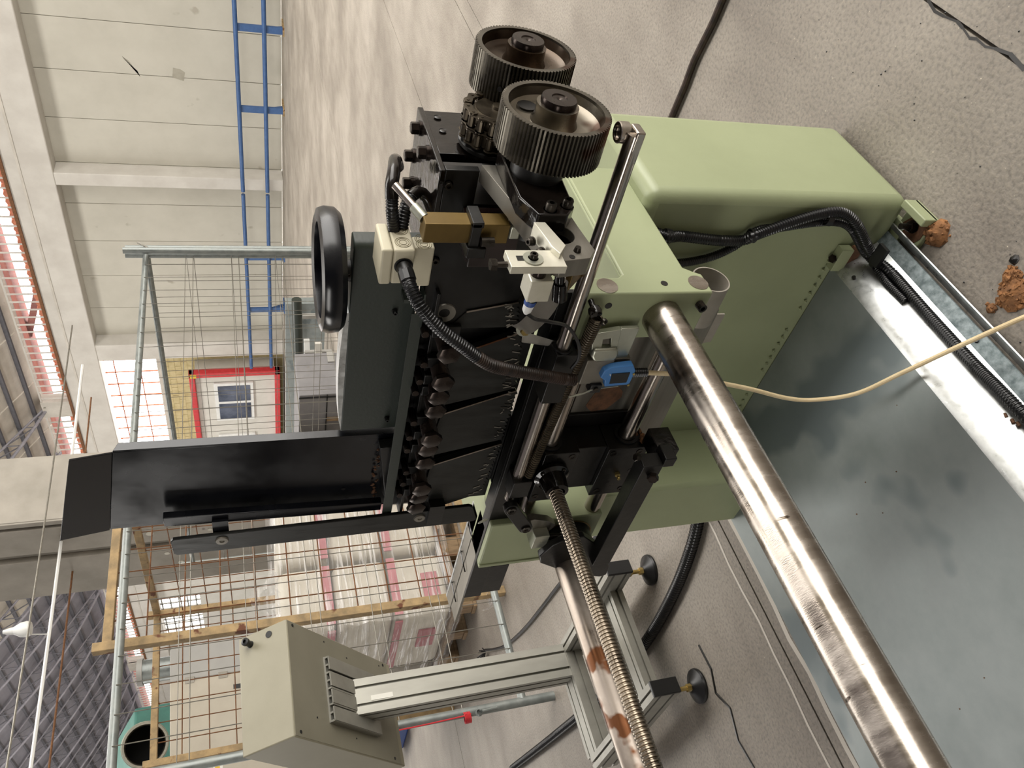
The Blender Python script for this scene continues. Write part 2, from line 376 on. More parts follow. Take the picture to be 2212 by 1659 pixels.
wall = struct(MB().box((XW + .05, -9, 0), (XW + .3, 19.35, 6.9)).build('wall_far', 'wallpaint'))
y = -9.0
while y < 19.3:
    w = 1.28
    y1 = min(y + w, 19.35)
    MB().box((XW, y + .006, 0), (XW + .06, y1 - .006, 6.85)).build('panel', 'wallpaint', wall, bevel=.012)
    y = y1
# peeled patches on one panel
MB().prism([(9.95, 2.62), (10.2, 2.66), (10.28, 2.4), (10.05, 2.35), (9.98, 2.45)], 'x', XW - .004, XW + .002).build('peeled_patch', 'duct', wall)
MB().prism([(9.75, 3.75), (9.82, 3.72), (10.1, 3.45), (10.25, 3.4), (10.05, 3.5), (9.85, 3.62)], 'x', XW - .004, XW + .002).build('peeled_patch', 'duct', wall)
for k, yy in enumerate((-.25, 6.27, 12.78, 19.03)):
    struct(MB().box((19.9, yy, 0), (XW + .1, yy + (.37 if k < 3 else .68), 5.75)).build('trim_%d' % (k + 1), 'pilaster', bevel=.02))
beam = struct(MB().box((19.88, -9, 5.74), (XW + .3, 62, 6.84)).build('trim_5', 'pilaster', bevel=.03))
MB().box((19.86, -9, 6.46), (19.9, 62, 6.52)).build('ledge', 'concrete', beam)
MB().box((19.82, -9, 6.82), (20.1, 62, 6.9)).build('sill_rail', 'rustwire', beam)
# left bay: brick, lit opening above, then plain painted wall
brick = struct(MB().box((XW, 19.7, 0), (XW + .3, 34, 3.96)).build('wall_brick', 'brick'))
bb = MB()
for r in range(5):
    for c in range(26):
        y0 = 19.75 + c * .42 + (.21 if r % 2 else 0)
        bb.box((XW - .012, y0, 2.98 + r * .2), (XW + .01, y0 + .4, 3.165 + r * .2))
stuff(bb.build('brick_courses', 'brick', brick))
MB().box((XW - .06, 19.72, 3.94), (XW + .3, 34, 4.12)).build('lintel', 'concrete', brick)
win = struct(MB().box((XW + .1, 19.7, 4.12), (XW + .11, 34, 5.75)).build('window_1', 'glass'))
wb = MB()
for i in range(24): wb.box((XW + .02, 20.2 + i * .58, 4.12), (XW + .06, 20.225 + i * .58, 5.75))
for z in (4.65, 5.42): wb.box((XW + .02, 19.7, z), (XW + .06, 34, z + .03))
wb.build('window_bars', 'orange_tile', win)
struct(MB().box((XW, 34, 0), (XW + .3, 36.2, 5.75)).build('wall_left_bay', 'cabinwhite'))
struct(MB().box((XW, 36.2, 0), (XW + .3, 40.5, 3.95)).box((XW, 40.5, 0), (XW + .3, 62, 5.75)).build('wall_left_far', 'cabinwhite'))
win2 = struct(MB().box((XW + .1, 36.2, 3.95), (XW + .11, 40.5, 5.75)).build('window_2', 'glass'))
wb = MB()
for i in range(9): wb.box((XW, 36.2 + i * .52, 3.95), (XW + .06, 36.28 + i * .52, 5.75))
for i in range(5): wb.box((XW, 36.2, 4.1 + i * .38), (XW + .06, 40.5, 4.16 + i * .38))
wb.build('window_grid', 'cabgrey', win2)
# red-framed booth set into the left bay
booth = thing('booth', (19.6, 22.3, 0), 'white cabin front in a bright red frame far off at the left wall', 'cabin')
rf = MB().box((19.5, 20.1, .16), (19.75, 20.3, 3.1)).box((19.5, 20.1, 2.92), (19.75, 27, 3.1)).box((19.5, 20.1, .16), (19.75, 27, .34)).box((19.5, 26.8, .16), (19.75, 27, 3.1))
rf.build('red_frame', 'redpaint', booth, bevel=.02)
MB().box((19.7, 20.3, .34), (XW, 26.8, 2.92)).build('front_panel', 'cabinwhite', booth)
MB().box((19.48, 20.12, 2.86), (19.5, 20.28, 3.06)).build('yellow_sign', 'yellow', booth)
for y0, y1 in ((20.75, 22.7), (23.5, 25.4)):
    wf = MB().box((19.62, y0, 1.05), (19.72, y1, 2.35)).build('window_frame', 'white_plastic', booth, bevel=.02)
    for a in range(2):
        m0 = y0 + .12 + a * (y1 - y0 - .12) / 2
        MB().box((19.6, m0, 1.17), (19.63, m0 + (y1 - y0) / 2 - .2, 2.23)).build('pane', 'glass_dark', wf)
# high window strip with its bars; tiled roof of the neighbouring building outside
strip = struct(MB().box((20.24, -9, 6.86), (20.25, 62, 7.74)).build('window_3', 'glass'))
wb = MB()
yy = -8.0
while yy < 61:
    wb.box((19.94, yy, 6.86), (19.98, yy + .035, 7.74)); yy += .30
for z in (6.88, 7.7): wb.box((19.93, -9, z), (19.99, 62, z + .05))
stuff(wb.build('window_bars', 'pilaster', strip))
for yy in (-2.0, 9.0, 21.55, 33.0, 41.5): MB().box((19.9, yy, 6.84), (20.3, yy + .75, 7.76)).build('strip_post', 'concrete', strip)
tl = thing('eaves_outside', (21.2, 20, 6), 'row of orange clay roof tiles outside the high window strip', 'roof')
tb = MB()
yy = -8.0
while yy < 61:
    tb.cyl((20.8, yy, 7.16), (21.3, yy, 7.22), .125, n=8); yy += .23
tb.box((20.82, -9, 6.9), (21.3, 62, 7.17))
stuff(tb.build('tile_row', 'orange_tile', tl)); MB().box((20.8, -9, 7.74), (21.4, 62, 8.3)).build('dark_eave', 'brown_tile', tl)
MB().bar((20.9, 17.4, 7.1), (21.0, 19.5, 7.8), .12, .2).build('gable_board', 'brown_tile', tl)
# roof: rises steeply from the wall head, ribbed, on arched trusses
def roof_z(x): return 7.76 + .60 * max(0, 20.2 - max(x, 11.0))
roof = struct(MB().box((-12, -9, 13.4), (5.5, 62, 13.6)).box((10.5, -9, 13.4), (11.0, 62, 13.6)).box((5.5, 40, 13.4), (10.5, 62, 13.6)).build('unseen_flat_roof', 'roofsheet'))  # gap left in the unseen flat roof to brighten the floor
yy = -9.0; k = 0
while yy < 61.5:
    a, b = yy + .03, yy + 2.27
    MB().hexa([(20.4, a, roof_z(20.2)), (20.4, b, roof_z(20.2)), (10.8, b, roof_z(11)), (10.8, a, roof_z(11)),
               (20.4, a, roof_z(20.2) + .2), (20.4, b, roof_z(20.2) + .2), (10.8, b, roof_z(11) + .2), (10.8, a, roof_z(11) + .2)]).build('roof_panel', 'concrete' if yy < 30 else 'roofsheet', roof)
    yy += 2.3; k += 1
rb = MB()
for i in range(15):
    x = 19.8 - i * .6
    rb.hexa([(x, -9, roof_z(x) - .09), (x, 62, roof_z(x) - .09), (x - .045, 62, roof_z(x - .045) - .09), (x - .045, -9, roof_z(x - .045) - .09),
             (x, -9, roof_z(x) + .02), (x, 62, roof_z(x) + .02), (x - .045, 62, roof_z(x - .045) + .02), (x - .045, -9, roof_z(x - .045) + .02)])
stuff(rb.build('roof_rib', 'ribdark', roof))
ORD = ('first', 'second', 'third', 'fourth', 'fifth', 'sixth', 'seventh', 'eighth', 'ninth', 'tenth', 'eleventh', 'twelfth', 'thirteenth', 'fourteenth', 'fifteenth')
for i in range(15):
    ya = 22.0 + i * 2.3
    t = thing('roof_truss', (20, ya, 8), '%s pale lattice roof arch along the hall, counted from the camera end' % ORD[i], 'truss', 'lattice arches under the roof')
    top = [(20.0 - j * .75, ya, roof_z(20.0 - j * .75) - .12) for j in range(13)]
    low = [(20.0 - j * .75, ya, roof_z(20.0 - j * .75) - .22 - .62 * math.sin(PI * min(1, j / 10))) for j in range(13)]
    MB().tube(low, .05, 6).build('bottom_chord', 'truss', t); MB().tube(top, .04, 6).build('top_chord', 'truss', t)
    lb = MB()
    for j in range(12): lb.tube([low[j], top[j + 1]], .022, 5).tube([top[j], low[j]], .02, 5)
    lb.build('lattice', 'lattice', t)
# unseen shell behind and beside the camera; walls and openings shaped for the light
struct(MB().box((-12.3, -9, 0), (-12, 62, 3)).box((-12.3, -9, 9), (-12, 62, 13.5)).box((-12.3, -9, 3), (-12, 0, 9)).box((-12.3, 0, 3), (-12, 12, 4.4)).box((-12.3, 0, 6.8), (-12, 12, 9))
       .box((-12.3, 12, 3), (-12, 23, 9)).box((-12.3, 52, 3), (-12, 62, 9)).build('unseen_wall_back', 'unseen_shell_dark'))
portal((-12.4, 6, 5.6), (0, -PI / 2, 0), 2.4, 12); portal((-12.4, 37.5, 6), (0, -PI / 2, 0), 6, 29)
struct(MB().box((-12, 62, 0), (XW, 62.3, 15)).build('unseen_wall_left', 'wallpaint'))
struct(MB().box((-12, -9.3, 7.2), (XW, -9, 15)).box((-12, -9.3, 0), (0.0, -9, 7.2)).build('unseen_wall_right', 'wallpaint'))
portal((10.2, -9.1, 3.6), (PI / 2, 0, 0), 20.4, 7.2)
portal((8, 15.5, 13.7), (0, 0, 0), 5, 49)

# big pillar
pil = thing('concrete_pillar', (6.6, 9.3, 0), 'thick grooved concrete pillar reaching to the roof', 'pillar')
MB().box((6.08, 8.66, 0), (6.98, 10.2, 11)).build('core', 'pillar_concrete', pil)
for n_, a, b in (('front_face', (6.02, 8.53, 0), (6.98, 8.62, 11)), ('corner_strip', (6.0, 8.54, 0), (6.08, 8.62, 11)), ('side_panel', (6.0, 8.68, 0), (6.08, 9.2, 11)), ('side_panel', (6.0, 9.36, 0), (6.08, 10.21, 11))):
    MB().box(a, b).build(n_, 'pillar_concrete', pil, bevel=.008)
MB().prism([(8.56, 2.95), (8.72, 3.02), (8.76, 2.86), (8.64, 2.8)], 'x', 5.992, 6.01).build('spalled_patch', 'wood', pil)
for p in ((6.0, 9.0, 2.5), (6.0, 9.5, 2.35), (6.0, 9.75, 2.2), (6.0, 9.05, 1.8)):
    MB().prism(circ((p[1], p[2]), random.uniform(.03, .05), 9), 'x', 5.994, 6.002).build('chip', 'duct', pil)

# blue double guard rail along the wall
gr = thing('guard_rail', (19.3, 8, 0), 'long blue double pipe guard rail standing before the far wall', 'railing')
for z in (1.10, .46): MB().tube([(19.25, -8, z), (19.25, 12.75, z)], .055, 10).tube([(19.25, 12.85, z), (19.25, 19.65, z)], .055, 10).build('rail', 'bluepaint', gr)
for yy in (2.0, 4.1, 6.2, 8.3, 10.35, 15.05, 17.1):
    p = MB().bar((19.3, yy, 0), (19.3, yy, 1.1), .16, .07).build('upright', 'bluepaint', gr)
    MB().bar((19.55, yy + .03, .02), (19.3, yy, .5), .05, .07).build('brace', 'bluepaint', p)
    MB().box((19.2, yy - .1, 0), (19.75, yy + .1, .04)).build('foot', 'rust' if yy < 12 else 'bluepaint', p)

# ---------------------------------------------------------------- things standing in the hall
# galvanised site fence, two panels meeting at a far corner
def fence(name, label, a, b, h=1.82, nv=26, nh=5, extra=.12):
    a, b = Vector(a), Vector(b); d = (b - a).normalized()
    t = thing(name, a, label, 'fence', 'galvanised site fence panels')
    for p in (a, b): MB().tube([p, p + Vector((0, 0, h + extra))], .021, 12).build('post', 'galv_pipe', t)
    z = Vector((0, 0, 1))
    MB().tube([a + z * h, b + z * h], .019, 12).build('top_rail', 'galv_pipe', t)
    MB().tube([a + z * .15, b + z * .15], .019, 12).build('bottom_rail', 'galv_pipe', t)
    w = MB(); n = d.cross(z) * .02
    for i in range(1, nv):
        p = a + (b - a) * (i / nv); w.tube([p + z * .15 + n, p + z * h + n], .0022, 4)
    for i in range(1, nh + 1):
        zz = .15 + (h - .15) * i / (nh + 1); w.tube([a + z * zz, b + z * zz], .0022, 4)
        w.tube([a + z * (zz + .045) + n * .5, b + z * (zz + .045) + n * .5], .0018, 4)
    stuff(w.build('wire_mesh', 'wire', t)); return t
f1 = fence('fence_panel', 'galvanised wire fence panel before the rusty cage, red cord on its end post', (1.18, 3.42, 0), (4.36, 3.38, 0))
f2 = fence('fence_panel', 'galvanised wire fence panel running away behind the handwheel to the left', (4.40, 3.36, 0), (4.22, 6.9, 0))
MB().tube([(4.33, 3.33, .1), (4.30, 3.30, 1.94)], .021, 12).build('spare_post', 'galv_pipe', f2)
MB().tube([(4.33, 3.30, 1.80), (4.38, 3.30, 1.86), (4.40, 3.36, 1.80)], .006, 6).build('tie_wire', 'wire', f2)
cord = MB().tube(spline([(1.16, 3.415, .78), (1.155, 3.40, .66), (1.158, 3.40, .52), (1.16, 3.398, .44), (1.163, 3.396, .40)], .02), .003, 6)
for k in range(5): cord.tube([(1.16 + .024 * math.cos(t), 3.42 + .026 * math.sin(t), .395 + .006 * k + .002 * t) for t in [i * .7 for i in range(10)]], .003, 5)
cord.build('cord', 'red_cord', f1)
MB().lathe([(.012, -.01), (.016, 0), (.012, .01)], (1.16, 3.395, .365), (0, -1, 0), 12, True).tube([(1.165, 3.395, .35), (1.168, 3.396, .28)], .006, 8).build('clamp', 'galv_pipe', f1)

# rusty mesh cage
cage = thing('mesh_cage', (1.9, 3.75, 0), 'rusty square tube cage with wire mesh standing round the wrapped pallets', 'cage')
C4 = [(1.87, 3.70), (2.92, 3.74), (2.90, 5.36), (1.93, 5.44)]
H = 1.95
for x, y in C4: MB().box((x - .022, y - .022, 0), (x + .022, y + .022, H + .03)).build('post', 'rust', cage, bevel=.003)
for i, j in ((0, 1), (1, 2), (2, 3)):
    a, b = C4[i], C4[j]
    MB().bar((a[0], a[1], H - .03), (b[0], b[1], H - .03), .042, .042).build('top_rail', 'rust', cage, bevel=.003)
    MB().bar((a[0], a[1], .12), (b[0], b[1], .12), .04, .04).build('bottom_rail', 'rust', cage, bevel=.003)
    w = MB(); n = 8
    for k in range(1, n): 
        p = [a[q] + (b[q] - a[q]) * k / n for q in (0, 1)]; w.tube([(p[0], p[1], .12), (p[0], p[1], H - .03)], .0036, 4)
    for k in range(1, 11):
        zz = .12 + (H - .15) * k / 11; w.tube([(a[0], a[1], zz), (b[0], b[1], zz)], .0036, 4)
    stuff(w.build('wire_mesh', 'rustwire', cage))

# two pallets of white sacks under stretch film
def pallet(y0, y1, label):
    t = thing('pallet', (2.5, (y0 + y1) / 2, 0), label, 'pallet', 'wooden pallets in the cage')
    for yy in (y0 + .05, (y0 + y1) / 2, y1 - .05):
        MB().box((2.08, yy - .05, 0), (2.93, yy + .05, .022)).build('board', 'wood', t, bevel=.003)
        for x in (2.09, 2.44, 2.79): MB().box((x, yy - .05, .022), (x + .14, yy + .05, .10)).build('block', 'wood', t, bevel=.004)
    for k in range(5):
        x = 2.08 + k * .19
        MB().box((x, y0, .122), (x + .095, y1, .142)).build('board', 'wood', t, bevel=.003)
    for yy in (y0 + .05, (y0 + y1) / 2, y1 - .05): MB().box((2.08, yy - .06, .10), (2.93, yy + .06, .122)).build('board', 'wood', t, bevel=.003)
pallet(4.26, 5.06, 'worn wooden pallet under the sacks, nearer the corner with the big writing')
pallet(5.12, 5.95, 'worn wooden pallet under the sacks, farther behind the aluminium stand')
def sack(x0, x1, y0, y1, z0, z1, label):
    t = thing('sack', ((x0 + x1) / 2, (y0 + y1) / 2, z0), label, 'sack', 'white sacks stacked on the pallets')
    MB().box((x0, y0, z0), (x1, y1, z1)).build('body', 'sack', t, bevel=.05, seg=4)
    return t
lay = [(.143, .49), (.495, .825), (.83, 1.14)]; LN = ('bottom', 'middle', 'top')
sk = {}
for li, (z0, z1) in enumerate(lay):
    for ci, (x0, x1) in enumerate(((2.10, 2.50), (2.535, 2.93))):
        for ri, (y0, y1) in enumerate(((4.29, 5.02), (5.14, 5.9))):
            sk[li, ci, ri] = sack(x0, x1, y0, y1, z0 + .002, z1, 'white sack in the %s layer of the %s pallet, %s stack' % (LN[li], ('corner', 'farther')[ri], ('open side', 'pillar side')[ci]))
for li, z in ((2, .838), (0, .445)):
    MB().box((2.11, 4.279, z), (2.49, 4.289, z + .05)).build('strap', 'strap_pink', sk[li, 0, 0]); MB().box((2.545, 4.279, z), (2.92, 4.289, z + .05)).build('strap', 'strap_pink', sk[li, 1, 0])
    MB().box((2.088, 4.34, z), (2.098, 4.97, z + .045)).build('strap', 'strap_pink', sk[li, 0, 0]); MB().box((2.088, 5.2, z), (2.098, 5.85, z + .045)).build('strap', 'strap_pink', sk[li, 0, 1])
EX, EZ = (1, 0, 0), (0, 0, 1)
text('12 X 7', .10, (2.66, 4.284, .70), EX, EZ, 'ink_red', sk[1, 1, 0])
text('V / X C0', .08, (2.66, 4.284, .40), EX, EZ, 'ink_dark', sk[0, 1, 0])
text('FION', .07, (2.76, 4.284, .285), EX, EZ, 'ink_blue', sk[0, 1, 0]); text('International s.r.l', .055, (2.70, 4.284, .22), EX, EZ, 'ink_blue', sk[0, 1, 0])
text('20 X 30', .085, (2.28, 4.284, .95), EX, EZ, 'ink_black', sk[2, 0, 0])
hb = MB()
for i in range(9): hb.bar((2.20 + i * .014, 4.286, .84 + .004 * i), (2.27 + i * .013, 4.286, .90 - .006 * i), .004, .002)
hb.build('scribble', 'ink_dark', sk[2, 0, 0])
MB().box((2.15, 4.278, .20), (2.36, 4.289, .30)).build('red_print', 'strap_pink', sk[0, 0, 0])
MB().box((2.088, 4.5, .22), (2.099, 4.72, .33)).build('red_print', 'strap_pink', sk[0, 0, 0])
film = MB(); nz = 14
def fsheet(pts):
    vs = []; n = len(pts)
    for k in range(nz + 1):
        z = .10 + 1.09 * k / nz
        for i, (x, y) in enumerate(pts): vs.append((x + random.uniform(-.012, .012), y + random.uniform(-.012, .012), z))
    film.add(vs, [(k * n + i, k * n + i + 1, (k + 1) * n + i + 1, (k + 1) * n + i) for k in range(nz) for i in range(n - 1)])
fsheet([(2.98 - i * .065, 4.245) for i in range(15)] + [(2.055, 4.27 + i * .09) for i in range(20)])
fo = tag(film.build('stretch_film', 'film', None), 'clear crinkled stretch film wrapped round the white sacks', 'film'); fo.location = (0, 0, 0)
bun = MB(); nn = 9
vs = [(2.15 + .30 * i / nn + random.uniform(-.02, .02), 4.22 + random.uniform(-.05, .05), 1.14 + .16 * math.sin(PI * i / nn) * (j / 5) + random.uniform(-.01, .01)) for j in range(6) for i in range(nn + 1)]
bun.add(vs, [(j * (nn + 1) + i, j * (nn + 1) + i + 1, (j + 1) * (nn + 1) + i + 1, (j + 1) * (nn + 1) + i) for j in range(5) for i in range(nn)])
tag(bun.build('loose_film', 'film'), 'loose crumpled end of clear film on top of the sack load', 'film')
tf = MB(); vs = [(1.86 + .022 * i + random.uniform(-.02, .02), 3.62 + .05 * j + random.uniform(-.03, .03), .012 + .10 * random.random()) for j in range(7) for i in range(9)]
tf.add(vs, [(j * 9 + i, j * 9 + i + 1, (j + 1) * 9 + i + 1, (j + 1) * 9 + i) for j in range(6) for i in range(8)])
tag(tf.build('film_scrap', 'film'), 'crumpled scrap of clear film on the floor by the cage post', 'film')
tag(MB().box((2.5, 7.3, 0), (3.1, 7.9, .35)).build('blue_bin', 'bin_blue', None, bevel=.02), 'blue box on the floor behind the control box', 'box')

# switch cabinets far left
def obl(ax, ay, bx, by, depth, z0, z1):
    d = Vector((bx - ax, by - ay, 0)); n = Vector((-d.y, d.x, 0)).normalized()
    if n.dot(Vector((ax, ay, 0))) < 0: n = -n
    n *= depth
    q = [(ax, ay), (bx, by), (bx + n.x, by + n.y), (ax + n.x, ay + n.y)]
    return [(x, y, z0) for x, y in q] + [(x, y, z1) for x, y in q]
A, B, Cc = (4.55, 9.27), (4.187, 9.349), (3.05, 9.61)
gc = thing('switch_cabinet', (4.37, 9.3, 0), 'tall grey metal cabinet without markings, right next to the beige one', 'cabinet')
MB().hexa(obl(*A, *B, .6, 0, 2.26)).build('body', 'cabgrey', gc, bevel=.01)
bcab = thing('switch_cabinet', (3.8, 9.4, 0), 'tall beige switch cabinet with warning labels and a red switch', 'cabinet')
MB().hexa(obl(*B, *Cc, .6, 0, 2.26)).build('body', 'cabbeige', bcab, bevel=.01)
def onface(t, z, off=.012):
    d = Vector((Cc[0] - B[0], Cc[1] - B[1], 0)); n = Vector((d.y, -d.x, 0)).normalized()
    if n.dot(Vector((B[0], B[1], 0))) > 0: n = -n
    p = Vector((B[0], B[1], 0)) + d * t + n * off; p.z = z; return p, d.normalized(), n
def facebox(t0, t1, z0, z1, th, m, name, parent):
    p, d, n = onface(t0, z0, 0); q, _, _ = onface(t1, z0, 0); v = []
    for zz in (z0, z1): v += [p + n * th + Vector((0, 0, zz - z0)), q + n * th + Vector((0, 0, zz - z0)), q - n * .002 + Vector((0, 0, zz - z0)), p - n * .002 + Vector((0, 0, zz - z0))]
    return MB().hexa(v).build(name, m, parent)
facebox(.03, .97, .1, 2.2, .02, 'cabbeige', 'door', bcab)
facebox(-.02, .04, 2.0, 2.10, .025, 'switchgrey', 'hinge', bcab); facebox(-.02, .04, 1.64, 1.74, .025, 'switchgrey', 'hinge', bcab)
facebox(.12, .16, 1.50, 1.58, .03, 'ink_black', 'handle', bcab)
r = facebox(.74, .80, 1.94, 2.04, .03, 'yellow', 'main_switch', bcab); facebox(.755, .785, 1.96, 2.02, .04, 'redpaint', 'switch_knob', r)
facebox(.70, .78, 1.72, 1.82, .022, 'label_paper', 'warning_label', bcab); facebox(.82, .88, 1.72, 1.82, .022, 'label_paper', 'warning_label', bcab)
facebox(.835, .865, 1.75, 1.80, .024, 'yellow', 'warning_sign', bcab); facebox(.71, .735, 1.76, 1.80, .024, 'redpaint', 'red_mark', bcab)
dt = thing('duct_pipe', (5.9, 15.6, 3.3), 'wide open end of a grey round duct at the frame edge', 'duct')
dv = Vector((5.9, 15.6, 2.05)).normalized()
MB().lathe([(.36, 0), (.38, 0), (.38, .03), (.36, .06), (.36, 2.2)], Vector((5.9, 15.6, 3.32)), dv, 32).lathe([(.345, 2.0), (.345, .0), (.36, 0)], Vector((5.9, 15.6, 3.32)), dv, 32).build('pipe', 'duct', dt)
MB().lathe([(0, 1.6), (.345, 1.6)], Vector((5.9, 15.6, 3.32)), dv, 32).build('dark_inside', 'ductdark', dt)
MB().lathe([(.385, .02), (.40, .03), (.40, .06), (.385, .07)], Vector((5.9, 15.6, 3.32)), dv, 32, True).build('collar', 'duct', dt)
tag(MB().hexa([(7.2, 20.3, 0), (8.6, 20.3, 0), (8.6, 22.5, 0), (7.2, 22.5, 0), (7.2, 20.3, 4.2), (8.6, 20.3, 4.2), (8.6, 22.5, 5.0), (7.2, 22.5, 5.0)]).build('green_stack', 'green_tarp', None, bevel=.05), 'tall green covered stack behind the open round duct', 'stack')
mb = thing('motor_unit', (4.4, 9.0, 1.9), 'small grey motor standing against the top of the grey cabinet', 'motor')
MB().cyl((4.62, 9.9, 2.20), (4.62, 9.9, 2.62), .14, n=18).build('barrel', 'galv_pipe', mb); MB().cyl((4.62, 9.9, 2.62), (4.62, 9.9, 2.68), .16, n=18).build('flange', 'cabgrey', mb)

# hanging cables and lamp, high over the hall floor
for i, (yy, zz, m_, r_, lb) in enumerate(((8.98, 3.5, 'white_plastic', .02, 'thick pale cable strung overhead, carrying the hanging bulb'), (8.2, 3.5, 'wire', .010, 'thin pale cable strung overhead, nearest the top of the hall view'), (9.68, 3.5, 'rustwire', .012, 'thin brownish cable strung overhead, nearest the fence tube'))):
    tag(MB().tube([(9.0 - k * .8, yy + .04 * k * 0, zz - .03 * math.sin(PI * k / 10)) for k in range(11)], r_, 6).build('overhead_cable', m_), lb, 'cable', 'cables strung overhead')
lp = thing('hanging_lamp', (4.85, 8.8, 3.5), 'white hanging bulb lamp just under the pale overhead cable', 'lamp')
LB = Vector((4.70, 8.62, 3.66))
MB().lathe([(.02, .16), (.035, .10), (.04, .06)], LB, (0, 0, 1), 16).build('socket', 'white_plastic', lp)
MB().lathe([(.04, .06), (.075, .0), (.085, -.06), (.07, -.10), (0, -.105)], LB, (0, 0, 1), 18).build('bulb', 'white_plastic', lp)
MB().tube([LB + Vector((0, 0, .16)), (4.72, 8.75, 3.72), (4.8, 8.98, 3.48)], .006, 6).build('lead', 'white_plastic', lp)
tb_ = thing('tube_lamp', (3.2, 9.6, 3.6), 'long bare fluorescent tube fitting under the roof at the frame edge', 'lamp')
MB().bar((4.4, 12.2, 4.2), (3.2, 12.2, 4.05), .05, .04).build('batten', 'white_plastic', tb_)

# white machine parts beyond the fence, behind the housing
rc = thing('roller_cart', (8.6, 8.6, 0), 'long dark green roll lying on a white machine frame beyond the fence', 'roll cart')
MB().tube([(9.3, 8.05, .48), (9.0, 9.9, .44)], .075, 14).build('roll', 'dkgreen', rc)
MB().bar((8.9, 8.5, .36), (8.3, 9.5, .34), .10, .08).build('frame_beam', 'white_plastic', rc); MB().bar((8.6, 8.3, .22), (8.1, 9.5, .20), .09, .10).build('frame_beam', 'cabinwhite', rc)
for x, y in ((8.7, 8.6), (8.2, 9.4), (9.2, 8.3)): MB().box((x - .03, y - .03, 0), (x + .03, y + .03, .4)).build('leg', 'cabgrey', rc)
MB().box((8.45, 8.9, .36), (8.6, 9.1, .55)).build('motor', 'black_rubber', rc)
bx = MB().box((7.9, 8.0, .06), (8.1, 9.3, .16))
bx.build('perforated_rail', 'cabgrey', rc)
ho = MB()
for k in range(9):
    for x in (7.895,): ho.box((x - .004, 8.05 + k * .14, .08), (x, 8.11 + k * .14, .095)); ho.box((x - .004, 8.05 + k * .14, .125), (x, 8.11 + k * .14, .14))
ho.build('slot_row', 'ink_black', rc)
MB().box((9.6, 8.4, 0), (9.75, 12.2, .62)).build('back_panel', 'galv', rc)
cr = thing('grey_crate', (7.6, 8.7, 0), 'grey lidded crate with a brown band beyond the fence', 'crate')
MB().box((7.3, 8.02, 0), (8.1, 9.7, .60)).build('body', 'grey_crate', cr, bevel=.01)
MB().box((7.285, 8.02, .22), (7.3, 9.7, .235)).box((7.285, 8.06, .0), (7.3, 8.08, .6)).build('seam', 'black_rubber', cr)
MB().box((7.288, 8.5, .0), (7.3, 8.58, .22)).build('brown_band', 'wood', cr)

# ---------------------------------------------------------------- control box on its aluminium stand
st = thing('control_stand', (.9, 2.5, 0), 'aluminium profile stand on levelling feet carrying the control box', 'stand')
def tslot(w, h, c=(0, 0), nx=2, ny=1, g=.009, dp=.012):
    """profile outline with slots cut in all four sides"""
    x0, x1, y0, y1 = c[0] - w / 2, c[0] + w / 2, c[1] - h / 2, c[1] + h / 2; P = []
    def side(a, b, n, nrm):
        a, b = Vector(a), Vector(b); d = (b - a); L_ = d.length; d.normalize(); P.append(tuple(a))
        for i in range(n):
            m = L_ * (i + .5) / n
            P.extend([tuple(a + d * (m - g / 2)), tuple(a + d * (m - g / 2) + nrm * dp), tuple(a + d * (m + g / 2) + nrm * dp), tuple(a + d * (m + g / 2))])
    side((x0, y0), (x1, y0), nx, Vector((0, 1))); side((x1, y0), (x1, y1), ny, Vector((-1, 0)))
    side((x1, y1), (x0, y1), nx, Vector((0, -1))); side((x0, y1), (x0, y0), ny, Vector((1, 0))); return P
po = MB().prism(tslot(.122, .085, (1.05, 2.7325), 2, 2), 'z', .175, .985).build('post', 'alu', st)
lab = MB().box((1.028, 2.6885, .83), (1.045, 2.6902, .905)).build('name_label', 'label_paper', po)
text('ROLLERWOOD', .0095, (1.0365, 2.688, .868), (0, 0, -1), (1, 0, 0), 'ink_black', lab)
for x in (1.0975, .6975):
    b = MB().prism(tslot(.045, .088, (x, .132), 1, 2, .008, .009), 'y', 2.13, 2.76).build('foot_beam', 'alu', st)
    MB().box((x - .0235, 2.12, .087), (x + .0235, 2.131, .177)).build('end_cap', 'black_rubber', b, bevel=.002)
    for yy in (2.165, 2.70):
        f = MB().lathe([(0, 0), (.05, 0), (.052, .006), (.05, .012), (.034, .018), (.022, .026), (.014, .030), (0, .030)], (x - .003, yy, 0), (0, 0, 1), 28).build('levelling_foot', 'black_rubber', st)
        MB().cyl((x - .003, yy, .028), (x - .003, yy, .09), .007, n=12).cyl((x - .003, yy, .03), (x - .003, yy, .044), .012, n=6).cyl((x - .003, yy, .074), (x - .003, yy, .088), .013, n=6).build('foot_spindle', 'gold_bolt', f)
MB().prism(tslot(.15, .045, (2.315, .1105), 3, 1, .008, .009), 'x', .72, 1.075).build('cross_beam', 'alu', st)
MB().prism(tslot(.11, .06, (2.735, .145), 2, 1, .008, .009), 'x', .72, 1.075).build('cross_beam', 'alu', st)
e1 = Vector((0, .466, -.36)).normalized(); nn_ = Vector((0, -e1.z * -1, 0)); nn_ = Vector((0, e1.z, -e1.y)).normalized()   # out of the sloping back
A0 = Vector((0, 2.45, 1.17))
sp = MB()
def slab(x0, x1, s0, s1, t0, t1, mb):
    v = []
    for t in (t0, t1):
        for x, s_ in ((x0, s0), (x1, s0), (x1, s1), (x0, s1)):
            q = A0 + e1 * s_ + nn_ * t; v.append((x, q.y, q.z))
    return mb.hexa(v)
slab(.945, 1.165, .185, .46, .001, .008, sp)
for k in range(9): slab(.945 + k * .0265, .945 + k * .0265 + .006, .185, .46, .008, .022, sp)
for k in range(4): slab(.945 + .002 + k * .0565, .945 + .047 + k * .0565, .185, .46, .019, .024, sp)
